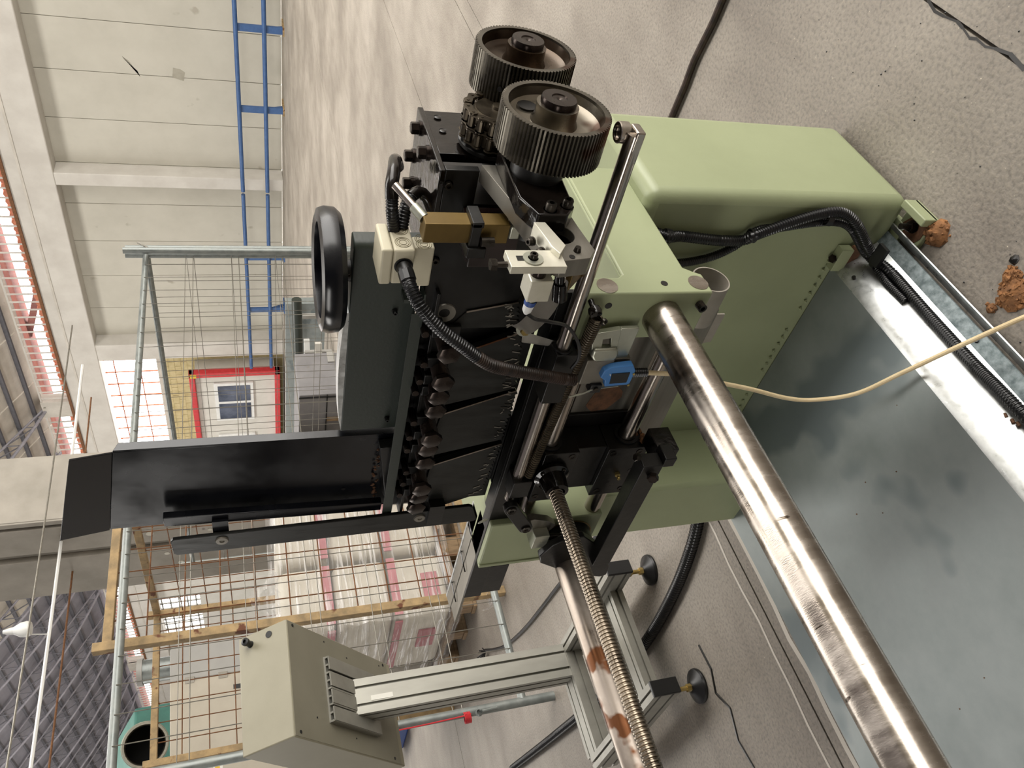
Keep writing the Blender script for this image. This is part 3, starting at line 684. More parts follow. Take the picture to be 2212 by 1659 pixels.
sp.build('mounting_profile', 'alu', st)
cbx = thing('control_box', (1.06, 2.7, .78), 'beige sheet steel control box tilted on the aluminium stand', 'control box')
Y4 = [(2.45, 1.17), (2.945, .787), (3.043, .937), (2.548, 1.32)]
MB().prism(Y4, 'x', .872, 1.25).build('housing', 'beige', cbx, bevel=.004)
slab(.876, 1.246, .004, .60, -.001, .0012, MB()).build('back_plate_or_shade_overlay', 'beige_shaded', cbx)  # thin overlay that carries the shaded beige
e2 = Vector((0, .098, .15)).normalized(); n2 = Vector((0, -.15, .098)).normalized()
for s_, x, kind in ((.135, 1.215, 'button'), (.066, 1.222, 'hole')):
    p = Vector((x, 2.45, 1.17)) + e2 * s_
    MB().lathe([(0, .001), (.0115, .001), (.0115, .0), ], p + n2 * .001, n2, 20).build('button_hole', 'ink_black', cbx)
    if kind == 'button':
        MB().cyl(p, p + n2 * .026, .010, n=18).lathe([(.010, .02), (.013, .024), (.013, .032), (.006, .034), (.005, .026), (0, .026)], p, n2, 18).build('push_button', 'black_rubber', cbx)
for s_, x in ((.03, 1.235), (.575, 1.235), (.545, 1.225), (.03, .89), (.56, .89), (.2, 1.225), (.12, .95), (.33, 1.20), (.33, .92)):
    q = Vector((x, 0, 0)) + A0 + e1 * s_
    MB().cyl(q + nn_ * .001, q + nn_ * .0022, .0055 if x in (1.235, .89) else .003, n=12).build('screw_hole', 'ink_black', cbx)

# ---------------------------------------------------------------- green pedestal of the machine
ped = thing('pedestal', (1.16, 1.03, 0), 'pale green welded pedestal holding up the cutting machine', 'machine base')
MB().box((1.02, .655, .012), (1.305, 1.415, .582)).build('column', 'green', ped, bevel=.022, seg=4)
MB().box((1.0, .70, 0), (1.32, 1.43, .014)).build('base_plate', 'green', ped, bevel=.002)
fp = MB().box((.952, .652, .004), (1.02, .668, .036)).box((.952, .652, .0), (1.02, .725, .012)).build('anchor_plate', 'green', ped, bevel=.002)
hex_bolt(fp, (.985, .690, .012), (0, 0, 1), .011, .014, 'bolt', name='anchor_bolt'); MB().cyl((.985, .690, .02), (.985, .690, .045), .006, n=12).build('anchor_stud', 'screw', fp)
MB().prism([(.955, .672), (.975, .668), (1.0, .678), (1.012, .70), (1.0, .722), (.97, .724), (.956, .70)], 'z', .0121, .0132).build('rust_stain', 'rustpatch', fp)
wl = MB()
for i in range(26):
    y = .80 + i * .021
    if i % 9 in (7, 8): continue
    wl.lathe([(0, -.004), (.0045, 0), (0, .004)], (1.017 + random.uniform(-.002, .001), y, .128 + random.uniform(-.002, .002)), (0, 1, .3), 6)
wl.build('weld_seam', 'green', ped)
# bracket that carries shaft and guide rods
br = MB().prism([(.80, .553), (.845, .553), (.852, .566), (.862, .58), (1.15, .58), (1.15, .695), (.845, .695), (.838, .705), (.838, .77), (.80, .77)], 'y', .69, .785)
bk = br.build('bracket', 'green', ped, bevel=.003)
MB().box((.845, .695, .64), (1.15, .785, .697)).build('bracket_top', 'green', ped, bevel=.003)
for x, z in ((.818, .730), (.823, .570)):
    MB().cyl((x, .695, z), (x, .6892, z), .0168, n=32).build('rod_end', 'steel', bk)
for x, y, z, d in ((.822, .6895, .631, (0, -1, 0)),):
    MB().cyl((x, y + .001, z), (x, y - .0004, z), .0058, n=14).build('tapped_hole', 'oil_dark', bk)
MB().cyl((.801, .714, .727), (.7995, .714, .727), .0058, n=14).build('tapped_hole', 'oil_dark', bk)
gs = MB(); gs.lathe([(0, 0)] + [(.0075 - .001 * (i % 2), .0012 * i) for i in range(12)] + [(.0075, .0145), (.004, .0145), (.004, .008), (0, .008)], (.802, .714, .569), (-1, 0, -.1), 16); gs.build('set_screw', 'screw', bk)
# stub tube and tab hanging behind the bracket
MB().lathe([(.0295, 0), (.0318, 0), (.0318, .08), (.0295, .08)], (.847, .703, .5285), (0, 1, 0), 36, True).build('stub_tube', 'stub_grey', ped)
MB().hexa([(.862, .795, .452), (.866, .795, .452), (.866, .862, .452), (.862, .862, .452), (.862, .795, .515), (.866, .795, .515), (.866, .872, .515), (.862, .872, .515)]).build('tab_plate', 'stub_grey', ped, bevel=.001)
MB().cyl((.863, .845, .475), (.8612, .845, .475), .005, n=12).build('tab_hole', 'oil_dark', ped)
pl = MB().prism([(.78, .70), (.78, .472), (1.16, .468), (1.16, .70)], 'x', .858, .872).build('slide_plate', 'plate_steel', ped, bevel=.002)
sb = [(.995 + .035 * math.cos(t) * random.uniform(.8, 1.15) + .01 * math.sin(t), .625 + .034 * math.sin(t) * random.uniform(.75, 1.15)) for t in [i * .45 for i in range(14)]]
MB().prism(sb, 'x', .8573, .8582).build('grease_stain', 'rustpatch', pl)
# far mirror bracket
b2 = MB().prism([(.80, .553), (.86, .553), (.86, .54), (1.10, .54), (1.10, .80), (.80, .80)], 'y', 1.30, 1.455).build('far_bracket', 'green', ped, bevel=.003)
MB().box((.797, 1.448, .66), (.83, 1.458, .80)).build('bracket_lip', 'green', b2, bevel=.002)
MB().box((.86, 1.32, .10), (1.12, 1.50, .545)).build('far_column', 'green', ped, bevel=.01)

# polished shafts
sh = tag(MB().cyl((.80, .738, .628), (-.35, .738, .628), .0317, n=56).build('steel_shaft', 'steel'), 'thick polished steel shaft running from the green bracket to the lower frame edge', 'shaft')
s2 = thing('rusty_shaft', (.3, 1.40, .62), 'rust-flecked steel shaft lying beside the threaded spindle', 'shaft')
MB().cyl((.745, 1.40, .622), (-.35, 1.40, .622), .0305, n=48).build('bar', 'rusty_steel', s2)
MB().cyl((.80, 1.40, .622), (.745, 1.40, .622), .026, n=40).build('neck', 'rusty_steel', s2)
MB().box((.765, 1.376, .640), (.80, 1.404, .656)).build('flat_key', 'plate_steel', s2, bevel=.001)
pts = [(1.342, .704), (1.305, .685), (1.285, .655), (1.285, .62), (1.33, .575), (1.385, .54), (1.43, .518), (1.462, .516), (1.467, .53), (1.44, .60), (1.404, .65), (1.37, .695)]
fl = MB().prism(pts, 'x', .742, .757).build('flange_plate', 'black_steel', s2, bevel=.002)
MB().cyl((.80, 1.37, .62), (.757, 1.37, .62), .052, n=36).build('flange_boss', 'black_steel', s2)
MB().lathe([(.056, 0), (.059, .001), (.056, .002)], (.799, 1.37, .622), (-1, 0, 0), 36).build('flange_seal', 'brass', s2)

# guide rods
for i, (z, lb) in enumerate(((.571, 'lower polished guide rod running left through the two-screw bearing block'), (.728, 'upper polished guide rod partly hidden behind the long coil spring'))):
    tag(MB().cyl((.821, .785, z), (.821, 1.302, z), .0168, n=32).build('guide_rod', 'ground_steel'), lb, 'rod', 'guide rods of the carriage')

# drip tray of galvanised sheet
tray = thing('drip_tray', (.4, 1.2, 0), 'wide galvanised sheet metal tray at the foot of the pedestal', 'tray')
X0, X1 = -.6, 1.018
def strip(ys, m, name, t=.0016, x1=X1):
    poly = list(ys) + [(y + .0005, z - t) for y, z in reversed(ys)]
    return MB().prism(poly, 'x', X0, x1).build(name, m, tray)
MB().box((X0, .817, .108), (X1, 1.50, .1105)).build('flat_sheet', 'galv', tray)
strip([(.817, .1105), (.808, .106), (.790, .085), (.770, .056), (.752, .036)], 'galv_edge', 'sloping_edge')
MB().prism([(.752, .036), (.7285, .024), (.7285, .021), (.752, .034)], 'x', X0, 1.06).build('gutter', 'galv_flange', tray)
MB().prism([(.7285, .012), (.712, .020), (.7105, .018), (.727, .010)], 'x', X0, 1.07).build('outer_flange', 'galv_edge', tray)
MB().box((1.0, .76, .10), (1.0195, .812, .128)).build('corner_lug', 'green', tray, bevel=.001)
hex_bolt(tray, (1.010, .787, .128), (-.3, 0, 1), .009, .008, 'bolt', washer=False, name='lug_bolt')
MB().box((1.005, .755, .075), (1.012, .80, .10)).build('rust_streak', 'rustpatch', tray)
for x, y, z in ((.965, .80, .1), (.40, .735, .028), (.72, .742, .032)): MB().cyl((x, y, z), (x, y - .002, z + .002), .004, n=10).build('rivet_hole', 'oil_dark', tray)
for k in range(9):
    x, y = random.uniform(.1, .9), random.uniform(.86, 1.2); r = random.uniform(.0008, .0016)
    MB().prism(circ((x, y), r, 7), 'z', .1105, .1115).build('rust_speck', 'rustpatch', tray)
for x, y in ((.58, .775), (.565, .772), (.555, .768), (.40, .77), (.39, .768)): MB().cyl((x, y, .0605), (x - .008, y, .063), .003, n=7).build('rust_speck', 'rustpatch', tray)

# ---------------------------------------------------------------- carriage on the guide rods
ca = thing('carriage', (.81, 1.12, .6), 'black bearing-block carriage sliding on the two guide rods', 'carriage')
for z0, z1, x0, scr in ((.534, .617, .79, ((1.077, .605), (1.077, .549), (1.196, .604), (1.196, .551))), (.676, .745, .79, ((1.076, .689), (1.136, .690), (1.196, .689), (1.194, .735)))):
    b = MB().box((x0, 1.064, z0), (.852, 1.21, z1)).build('bearing_block', 'black_steel', ca, bevel=.0012)
    zr = .571 if z0 < .6 else .728
    MB().lathe([(.0175, 0), (.0235, 0), (.0235, -.004), (.0175, -.004)], (.821, 1.064, zr), (0, 1, 0), 28, True).build('wiper_ring', 'black_rubber', b)
    for y, z in scr: MB().lathe([(.0035, -.002), (.0035, .0004), (.0068, .0006), (.0068, -.001), (.0035, -.001)], (x0 - .0004, y, z), (-1, 0, 0), 16, True).build('cap_screw', 'screw', b)
    if z0 < .6:
        MB().lathe([(0, .016), (.003, .015), (.004, .012), (.0028, .009), (.0055, .006), (.0055, 0)], (x0, 1.142, .576), (-1, 0, .1), 12).build('grease_nipple', 'gold_bolt', b)
        MB().cyl((x0 + .001, 1.137, .548), (x0 - .0006, 1.137, .548), .0062, n=16).build('tapped_hole', 'oil_dark', b)
MB().box((.852, 1.03, .53), (.872, 1.23, .80)).build('back_plate_or_shade_overlay', 'black_steel', ca, bevel=.001)
MB().box((.80, 1.066, .617), (.852, 1.19, .676)).build('web', 'black_steel', ca, bevel=.001)
for k in range(9):
    MB().lathe([(0, -.004), (.006, 0), (0, .005)], (.80 + .006 * k, 1.061 - random.uniform(0, .004), .541 + random.uniform(0, .012)), (random.random(), .3, random.random()), 6).build('sawdust_clump', 'sawdust', ca)
# threaded spindle towards the viewer
def threaded(p, q, r, pitch, m, name, parent, n=24, dep=.16):
    p, q = Vector(p), Vector(q); L_ = (q - p).length; k = int(L_ / pitch); pr = []
    for i in range(k): pr += [(r * (1 - dep), i * pitch), (r, i * pitch + pitch * .22), (r, i * pitch + pitch * .6), (r * (1 - dep), i * pitch + pitch * .82)]
    return MB().lathe([(0, 0)] + pr + [(0, L_)], p, q - p, n).build(name, m, parent)
sp_ = thing('threaded_spindle', (.3, 1.12, .725), 'long trapezoid-threaded spindle coming out of the upper bearing block', 'spindle')
threaded((.79, 1.12, .725), (-.35, 1.12, .725), .0135, .0062, 'screwrod', 'thread', sp_)
MB().lathe([(.0145, 0), (.032, 0), (.034, .004), (.034, .010), (.026, .014), (.022, .045), (.0145, .047)], (.79, 1.12, .722), (-1, 0, 0), 30).build('nut_flange', 'black_oily', sp_)
for t in (.6, 2.2, 3.8): socket_screw(sp_, (.780, 1.12 + .028 * math.cos(t), .722 + .028 * math.sin(t)), (-1, 0, 0), .0045, .005)

# black lever bar below, with its clamp
lv = thing('lever_bar', (.72, 1.2, .55), 'black rectangular steel bar slanting down-left from a rusty hex bolt', 'bar')
MB().bar((.728, 1.02, .572), (.735, 1.37, .565), .03, .04).build('bar', 'black_steel', lv, bevel=.0015)
MB().box((.745, 1.02, .505), (.80, 1.06, .548)).build('clamp', 'black_oily', lv, bevel=.002)
MB().box((.715, 1.006, .528), (.75, 1.03, .552)).build('end_lug', 'black_steel', lv, bevel=.002)
hex_bolt(lv, (.712, 1.045, .565), (-.9, 0, .45), .0105, .013, 'bolt', washer=False)
hex_bolt(lv, (.735, 1.022, .590), (0, -.3, 1), .008, .012, 'screw', washer=False)

# upper actuating rod and linkage
ur = thing('actuating_rod', (.79, .8, .785), 'slim polished rod with a ball bearing clevis at its upper end', 'rod')
MB().cyl((.79, .425, .786), (.79, 1.118, .785), .0115, n=28).build('rod', 'ground_steel', ur)
MB().tube([(.79, 1.118, .785), (.79, 1.124, .785)], [.0115, .006], 20).build('rod_tip', 'ground_steel', ur)
cl = MB().prism([(.778, .418), (.802, .418), (.812, .44), (.803, .462), (.779, .462)], 'z', .778, .790).build('clevis', 'ground_steel', ur, bevel=.002)
MB().lathe([(.006, 0), (.0125, 0), (.0135, .001), (.0135, .013), (.0125, .014), (.009, .014), (.009, .010), (.006, .010)], (.803, .432, .790), (0, 0, 1), 26, True).build('bearing', 'ground_steel', cl)
MB().cyl((.803, .432, .785), (.803, .432, .801), .006, n=14).build('bearing_core', 'oil_dark', cl)
b = MB().box((.772, .79, .764), (.812, .90, .800)).build('guide_block', 'black_steel', ur, bevel=.0012)
MB().lathe([(.012, 0), (.016, 0), (.016, -.003), (.012, -.003)], (.79, .79, .785), (0, 1, 0), 24, True).build('ring', 'black_rubber', b)
MB().box((.772, 1.118, .762), (.806, 1.165, .799)).build('end_block', 'black_steel', ur, bevel=.0012)
MB().cyl((.79, 1.165, .79), (.79, 1.19, .79), .008, n=18).build('stub', 'ground_steel', ur)
a, b_ = Vector((.768, 1.19, .791)), Vector((.768, 1.262, .746))
d = (b_ - a).normalized(); pn = Vector((0, -d.z, d.y)); lp_ = []
for i in range(13): t = PI / 2 + PI * i / 12; q = a + d * (.014 * math.cos(t)) + pn * (.014 * math.sin(t)); lp_.append((q.y, q.z))
for i in range(13): t = -PI / 2 + PI * i / 12; q = b_ + d * (.014 * math.cos(t)) + pn * (.014 * math.sin(t)); lp_.append((q.y, q.z))
lk = MB().prism(lp_, 'x', .762, .776).build('link', 'black_steel', ur, bevel=.001)
for c in (a, b_): MB().lathe([(0, .001), (.003, .001), (.004, .003), (.0085, .004), (.0098, .003), (.0098, 0)], (.762, c.y, c.z), (-1, 0, 0), 20).build('link_bolt', 'screw', lk)
le = MB().prism([(1.262, .752), (1.255, .725), (1.268, .690), (1.285, .672), (1.300, .68), (1.30, .735), (1.28, .75)], 'x', .776, .792).build('lever', 'plate_steel', ur, bevel=.001)
MB().box((.755, 1.288, .690), (.79, 1.33, .722)).build('lever_block', 'zinc', ur, bevel=.0015)
MB().cyl((.768, 1.31, .70), (.768, 1.318, .65), .007, n=14).build('adjuster', 'black_oily', le)
MB().cyl((.768, 1.319, .655), (.768, 1.321, .647), .0095, n=6).build('lock_nut', 'zinc', le)

# coil spring between stud and end block
cs = thing('coil_spring', (.775, .9, .757), 'long dark coil spring stretched from a ball stud on the green bracket', 'spring')
A_, B_ = Vector((.779, .718, .752)), Vector((.783, 1.112, .770)); tn = 75; dd = (B_ - A_); a_, b2_, _d = MB().frame(dd)
pts = []
for i in range(tn * 10 + 1):
    t = i / (tn * 10); r = .0078 if t > .28 else .0098 - .002 * t / .28
    pts.append(A_ + dd * (t ** 1.12) + (a_ * math.cos(2 * PI * i / 10) + b2_ * math.sin(2 * PI * i / 10)) * r)
MB().tube(pts, .0019, 5).build('coil', 'chain', cs)
MB().lathe([(0, .0), (.0045, .0), (.0045, .012), (.009, .014), (.0105, .020), (.009, .027), (0, .029)], (.80, .703, .760), (-1, .25, -.1), 18).build('ball_stud', 'black_oily', cs)
MB().lathe([(.004, 0), (.006, .0), (.006, .004), (.004, .004)], (.768, .716, .747), (-1, 0, -.3), 16, True).build('eye', 'screw', cs)

# table rail and slotted guide plate at the far end
tr_ = thing('table_rail', (.81, 1.2, .8), 'long straight steel angle rail with a slotted guide plate at its far end', 'rail')
MB().box((.815, .70, .762), (.823, 1.62, .802)).build('angle_face', 'black_steel', tr_, bevel=.0006)
MB().box((.823, .70, .796), (.845, 1.34, .802)).build('angle_top', 'black_steel', tr_, bevel=.0006)
MB().box((.845, .80, .70), (.858, 1.30, .80)).build('skirt', 'black_steel', tr_, bevel=.001)
gp = MB().box((.825, 1.34, .794), (.868, 1.76, .800)).box((.872, 1.37, .794), (.908, 1.78, .800)).build('guide_plate', 'plate_steel', tr_, bevel=.0006)
MB().box((.868, 1.35, .792), (.872, 1.77, .797)).build('slot', 'galv_edge', tr_); MB().box((.905, 1.37, .788), (.912, 1.78, .801)).build('bright_edge', 'galv_edge', tr_)
for y in (1.43, 1.55, 1.69): MB().tube(spline([(.895, y, .801), (.894, y - .005, .804), (.862, y - .004, .805), (.845, y + .004, .803)], .006), .0015, 6).build('wire_clip', 'black_oily', gp)
MB().box((.842, 1.54, .70), (.85, 1.66, .77)).build('end_gusset', 'black_steel', tr_, bevel=.001)
MB().tube(spline([(.818, 1.30, .803), (.816, 1.305, .815), (.82, 1.315, .82), (.826, 1.318, .812), (.826, 1.312, .803)], .004), .0014, 6).build('cotter_pin', 'zinc', tr_)
for y, z in ((.742, .782), (.80, .779), (.78, .78)): MB().lathe([(.003, 0), (.0055, 0), (.0055, .002), (.003, .002)], (.8145, y, z), (-1, 0, 0), 14, True).build('rivet', 'screw', tr_)

# ---------------------------------------------------------------- cutting head
hd = thing('cutting_head', (.95, .95, .80), 'oily black cutting head with a row of big hex bolts under the dark green housing', 'machine head')
MB().box((.862, .53, .948), (.874, .69, .994)).build('side_cheek', 'black_steel', hd, bevel=.001)
MB().box((.862, .612, .868), (.90, .70, .994)).build('side_cheek', 'black_steel', hd, bevel=.001)
tp = MB().box((.860, .53, .994), (1.024, .705, 1.002)).build('top_plate', 'black_oily', hd, bevel=.0012)
for x, y in ((.991, .545), (.935, .550), (1.0, .64), (1.03, .60)):
    hex_bolt(tp, (min(x, 1.01), y, 1.002), (0, 0, 1), .0088, .014, 'bolt')
MB().box((.905, .532, .90), (.935, .545, .994)).box((.935, .535, .86), (1.024, .545, .994)).build('front_plate', 'black_oily', hd, bevel=.001)
for x, z in ((1.004, .976), (.967, .976), (.918, .985)): MB().lathe([(0, .0004), (.004, .0004), (.0048, .0), (.0055, .0006)], (x, .5335, z), (0, -1, 0), 12).build('tapped_hole', 'oil_dark', hd)
MB().box((.89, .60, .86), (1.024, .70, .994)).build('core_block', 'oil_dark', hd)
mp_ = MB().prism([(.618, 1.0), (.80, 1.0), (.80, .945), (.785, .918), (.772, .858), (.70, .835), (.618, .868)], 'x', .852, .862).build('main_plate', 'black_steel', hd, bevel=.001)
MB().lathe([(0, -.004), (.0075, -.004), (.0085, .001), (.0175, .0022), (.0185, 0)], (.852, .768, .964), (-1, 0, 0), 28).build('bearing_cover', 'plate_steel', mp_)
socket_screw(mp_, (.852, .668, .992), (-1, 0, 0), .0055, .006); socket_screw(hd, (.862, .552, .988), (-1, 0, 0), .0055, .006)
MB().box((.866, .62, .80), (.878, 1.285, 1.0)).build('back_plate_or_shade_overlay', 'black_steel', hd, bevel=.001)
MB().box((.838, .72, .978), (.866, 1.285, .984)).build('bolt_rail', 'black_steel', hd, bevel=.001)
# toothed scraper fingers
def finger(tl, tr, br_, bl, x, teeth):
    pts = [tl, tr, br_]
    for i in range(1, teeth):
        t = i / teeth; y = br_[0] + (bl[0] - br_[0]) * t; z = br_[1] + (bl[1] - br_[1]) * t
        pts += [(y - .0015, z - .0042 + random.uniform(-.0012, .0012)), (y + .001, z + .0015)]
    pts.append(bl)
    o = MB().prism(pts[::-1], 'x', x, x + .012).build('finger', 'blade', hd, bevel=.0006, seg=1)
    e = MB().bar((x - .0004, tr[0], tr[1]), (x - .0004, br_[0], br_[1]), .0012, .003).build('worn_edge', 'rusty_steel', o)
    c = MB()
    for i in range(18):
        t = random.random(); y = br_[0] + (bl[0] - br_[0]) * t + random.uniform(-.004, .004); z = br_[1] + (bl[1] - br_[1]) * t + random.uniform(.0, .014)
        c.bar((x - .0006, y, z), (x - .0008, y + random.uniform(-.004, .006), z + random.uniform(.002, .014)), .0008, .0022)
    c.build('torn_burr', 'plate_steel', o); return o
finger((.80, .955), (.765, .93), (.748, .85), (.80, .842), .850, 6)
finger((.972, .95), (.853, .945), (.803, .833), (.937, .818), .842, 13)
finger((1.105, .95), (.990, .94), (.940, .815), (1.072, .815), .840, 13)
finger((1.285, .95), (1.130, .94), (1.081, .813), (1.235, .827), .838, 15)
for y in (.945, 1.085): MB().cyl((.866, y, .9), (.845, y, .9), .008, n=14).build('pivot_pin', 'screw', hd)
# hex bolts and locking pins
for k, y in enumerate((.804, .866, .905, .939, 1.005, 1.039, 1.077, 1.146, 1.180, 1.213)):
    long = k in (0, 1, 4, 7)
    hex_bolt(hd, (.806 if long else .815, y + (0 if long else .003), .9625), (-1, 0, 0), .0182, .0125, 'bolt', shank=.042, washer=False)
for k, (y, z) in enumerate(((.785, 1.0), (.85, .994), (.888, .996), (.914, 1.0), (.989, .994), (1.027, .997), (1.062, .997), (1.126, .992), (1.16, .994), (1.194, .997))):
    MB().cyl((.855, y, z - .004), (.822, y, z - .004), .0062, n=16).build('locking_pin', 'bolt', hd, bevel=.0008)
    MB().box((.828, y - .009, .966), (.852, y + .012, .985)).build('pin_lug', 'black_steel', hd, bevel=.0015)
MB().box((.843, .79, .935), (.865, 1.25, .978)).build('bolt_bar', 'black_steel', hd, bevel=.001)
# green angle under the housing
MB().box((.836, .755, 1.000), (.838, 1.285, 1.018)).build('green_angle', 'dkgreen', hd, bevel=.0004); MB().box((.838, .72, 1.000), (.868, 1.285, 1.003)).build('angle_flange', 'dkgreen', hd, bevel=.0004)
MB().lathe([(.006, 0), (.0075, .001), (.006, .002), (.006, .008), (.0075, .009), (0, .010)], (.845, 1.205, 1.003), (0, 0, 1), 12).build('green_stud', 'gold_bolt', hd)

# housing and handwheel
ho = thing('housing', (.93, .85, 1.003), 'dark green rounded sheet housing below the handwheel', 'housing')
co = [(.868, 1.05), (.868, .668)] + [(.880 - .012 * math.cos(t), .666 - .012 * math.sin(t)) for t in [i * PI / 16 for i in range(1, 9)]] + [(.898, .654), (.898, 1.05)]
MB().prism(co, 'z', 1.004, 1.103).build('cover', 'dkgreen', ho, bevel=.002)
dm = [(.78 + .27 * i / 16, 1.1025 + .0105 * math.sin(PI * (.12 + .88 * i / 16)) ** .7) for i in range(17)]
MB().prism([(.78, 1.1015)] + dm + [(1.05, 1.1015)], 'x', .869, .897).build('domed_lid', 'galv_edge', ho)
for y, z in ((.776, 1.036), (1.022, 1.026)): socket_screw(ho, (.8655, y, z), (-1, 0, 0), .0036, .006, 'black_rubber')
MB().box((.845, .735, 1.004), (.868, .742, 1.03)).build('seam_plate', 'dkgreen', ho)
hw = thing('handwheel', (.885, .712, 1.104), 'glossy black dished handwheel lying flat on top of the dark green housing', 'handwheel')
hc = (.886, .713, 0)
rim = [(.068, 1.147), (.077, 1.150), (.0862, 1.147), (.0895, 1.138), (.088, 1.124), (.081, 1.1165), (.070, 1.118), (.067, 1.13)]
MB().lathe(rim, hc, (0, 0, 1), 64, True).build('rim', 'black_gloss' if 'black_gloss' in MATS else 'black_paint', hw)
MB().lathe([(.072, 1.128), (.05, 1.121), (.026, 1.122), (.02, 1.128), (0, 1.128), (0, 1.108), (.022, 1.109), (.05, 1.114), (.072, 1.120)], hc, (0, 0, 1), 48).build('disc', 'black_paint', hw)
MB().lathe([(.0, 1.1035), (.0165, 1.1035), (.0165, 1.110), (.022, 1.116), (0, 1.120)], hc, (0, 0, 1), 32).build('hub', 'black_steel', hw)
socket_screw(hw, (.870, .709, 1.107), (-1, -.3, 0), .0025, .003, 'screw', 'grub_screw')

# feed wheels with serrated rims
def feed_wheel(c, y0, y1, r, web, side, label, slot):
    t = thing('feed_wheel', (c[0], y0, c[1]), label, 'wheel', 'serrated feed wheels')
    n = 84; out = []; inn = []
    for i in range(n):
        a = 2 * PI * i / n
        for k, rr in ((0, r), (.45, r * .995), (.9, r - .0032)):
            aa = a + 2 * PI / n * k; out.append((c[0] + rr * math.cos(aa), c[1] + rr * math.sin(aa))); inn.append((c[0] + (r - .0085) * math.cos(aa), c[1] + (r - .0085) * math.sin(aa)))
    MB().ring(out, inn, 'y', y0, y1).build('serrated_rim', side, t)
    MB().lathe([(.061, .003), (.058, .014), (.05, .019), (.030, .019), (.0265, .012), (.0265, -.004), (.0235, -.004), (0, -.004)], (c[0], y0, c[1]), (0, 1, 0), 56).build('web', web, t)
    MB().lathe([(.0225, .0), (.0225, -.010), (.0215, -.0125), (.010, -.0125), (.009, -.011), (.0035, -.011), (0, -.009)], (c[0], y0, c[1]), (0, 1, 0), 36).build('shaft_end', 'bolt', t)
    MB().cyl((c[0], y0 + .02, c[1]), (c[0], .60, c[1]), .030, n=28).build('shaft', 'black_steel', t)
    if slot: MB().prism(circ((c[0] + .033, c[1] + .026), .0125, 18), 'y', y0 + .0165, y0 + .03).build('web_hole', 'oil_dark', t)
    else:
        MB().cyl((c[0] - .055, y0 + .034, c[1] + .045), (c[0] - .0562, y0 + .034, c[1] + .0462), .0035, n=10).build('rim_hole', 'oil_dark', t)
    return t
feed_wheel((.833, .877), .42, .475, .0692, 'wheelweb', 'wheelsteel', 'nearer serrated feed wheel with bright greasy web and a dark hole', True)
feed_wheel((.994, .871), .42, .478, .0696, 'wheeldark', 'wheelsteel', 'farther serrated feed wheel with dark brown oily web', False)
# double chain on its sprocket
ch = thing('drive_chain', (.922, .475, .925), 'dark duplex roller chain wrapped round a small sprocket beside the feed wheels', 'chain')
cc = (.926, .918); rc_ = .041
MB().lathe([(0, -.004), (.008, -.004), (.009, .0), (.026, .002), (.030, .001), (.033, .004), (.033, .044), (0, .044)], (cc[0], .474, cc[1]), (0, 1, 0), 32).build('sprocket', 'chain', ch)
MB().lathe([(.043, .046), (.046, .047), (.046, .052), (0, .052)], (cc[0], .474, cc[1]), (0, 1, 0), 32).build('rear_disc', 'black_steel', ch)
nl = 16
for row in range(2):
    yb = .474 + .003 + row * .021
    for i in range(nl):
        a0 = 2 * PI * i / nl; a1 = 2 * PI * (i + 1) / nl
        p0 = (cc[0] + rc_ * math.cos(a0), cc[1] + rc_ * math.sin(a0)); p1 = (cc[0] + rc_ * math.cos(a1), cc[1] + rc_ * math.sin(a1))
        if row == 0 or i % 2:
            for yy in ((yb - .002, yb), (yb + .016, yb + .018)):
                dx, dz = p1[0] - p0[0], p1[1] - p0[1]; L_ = math.hypot(dx, dz); ux, uz = dx / L_, dz / L_; nx, nz = -uz, ux
                pl_ = [(p0[0] + r_ * (nx * math.cos(t) - ux * math.sin(t)), p0[1] + r_ * (nz * math.cos(t) - uz * math.sin(t))) for t, r_ in [(k * PI / 6, .0062) for k in range(7)]]
                pl_ += [((p0[0] + p1[0]) / 2 - nx * .0042, (p0[1] + p1[1]) / 2 - nz * .0042)]
                pl_ += [(p1[0] - r_ * (nx * math.cos(t) - ux * math.sin(t)), p1[1] - r_ * (nz * math.cos(t) - uz * math.sin(t))) for t, r_ in [(k * PI / 6, .0062) for k in range(7)]]
                pl_ += [((p0[0] + p1[0]) / 2 + nx * .0042, (p0[1] + p1[1]) / 2 + nz * .0042)]
                if row == 0 and yy[0] < yb and i % 2 == 0: yy = (yy[0] - .0022, yy[1] - .0022)
                MB().prism(pl_, 'y', yy[0], yy[1]).build('link_plate', 'chain', ch)
        MB().cyl((p0[0], yb - .005, p0[1]), (p0[0], yb + .019, p0[1]), .0022, n=8).cyl((p0[0], yb + .001, p0[1]), (p0[0], yb + .015, p0[1]), .0048, n=10).build('roller', 'chain', ch)

# swing arm carrying the near wheel
am = thing('swing_arm', (.75, .53, .88), 'bare steel swing arm with a round bore behind the nearer feed wheel', 'arm')
outl = [(.862, .948), (.862, .905), (.82, .883), (.777, .861), (.728, .856), (.682, .850), (.667, .861), (.661, .898), (.675, .914), (.70, .914), (.785, .930)]
n = 44; hc_ = (.7125, .886); hole = circ(hc_, .0185, n)
def ray_poly(c, ang, poly):
    best = 9
    for i in range(len(poly)):
        (x1, y1), (x2, y2) = poly[i], poly[(i + 1) % len(poly)]; dx, dy = math.cos(ang), math.sin(ang); ex, ey = x2 - x1, y2 - y1
        den = dx * ey - dy * ex
        if abs(den) < 1e-12: continue
        t = ((x1 - c[0]) * ey - (y1 - c[1]) * ex) / den; u = ((x1 - c[0]) * dy - (y1 - c[1]) * dx) / den
        if t > 0 and -1e-6 <= u <= 1 + 1e-6: best = min(best, t)
    return (c[0] + best * math.cos(ang), c[1] + best * math.sin(ang))
angs = sorted(set([2 * PI * i / n for i in range(n)] + [math.atan2(q[1] - hc_[1], q[0] - hc_[0]) % (2 * PI) for q in outl]))
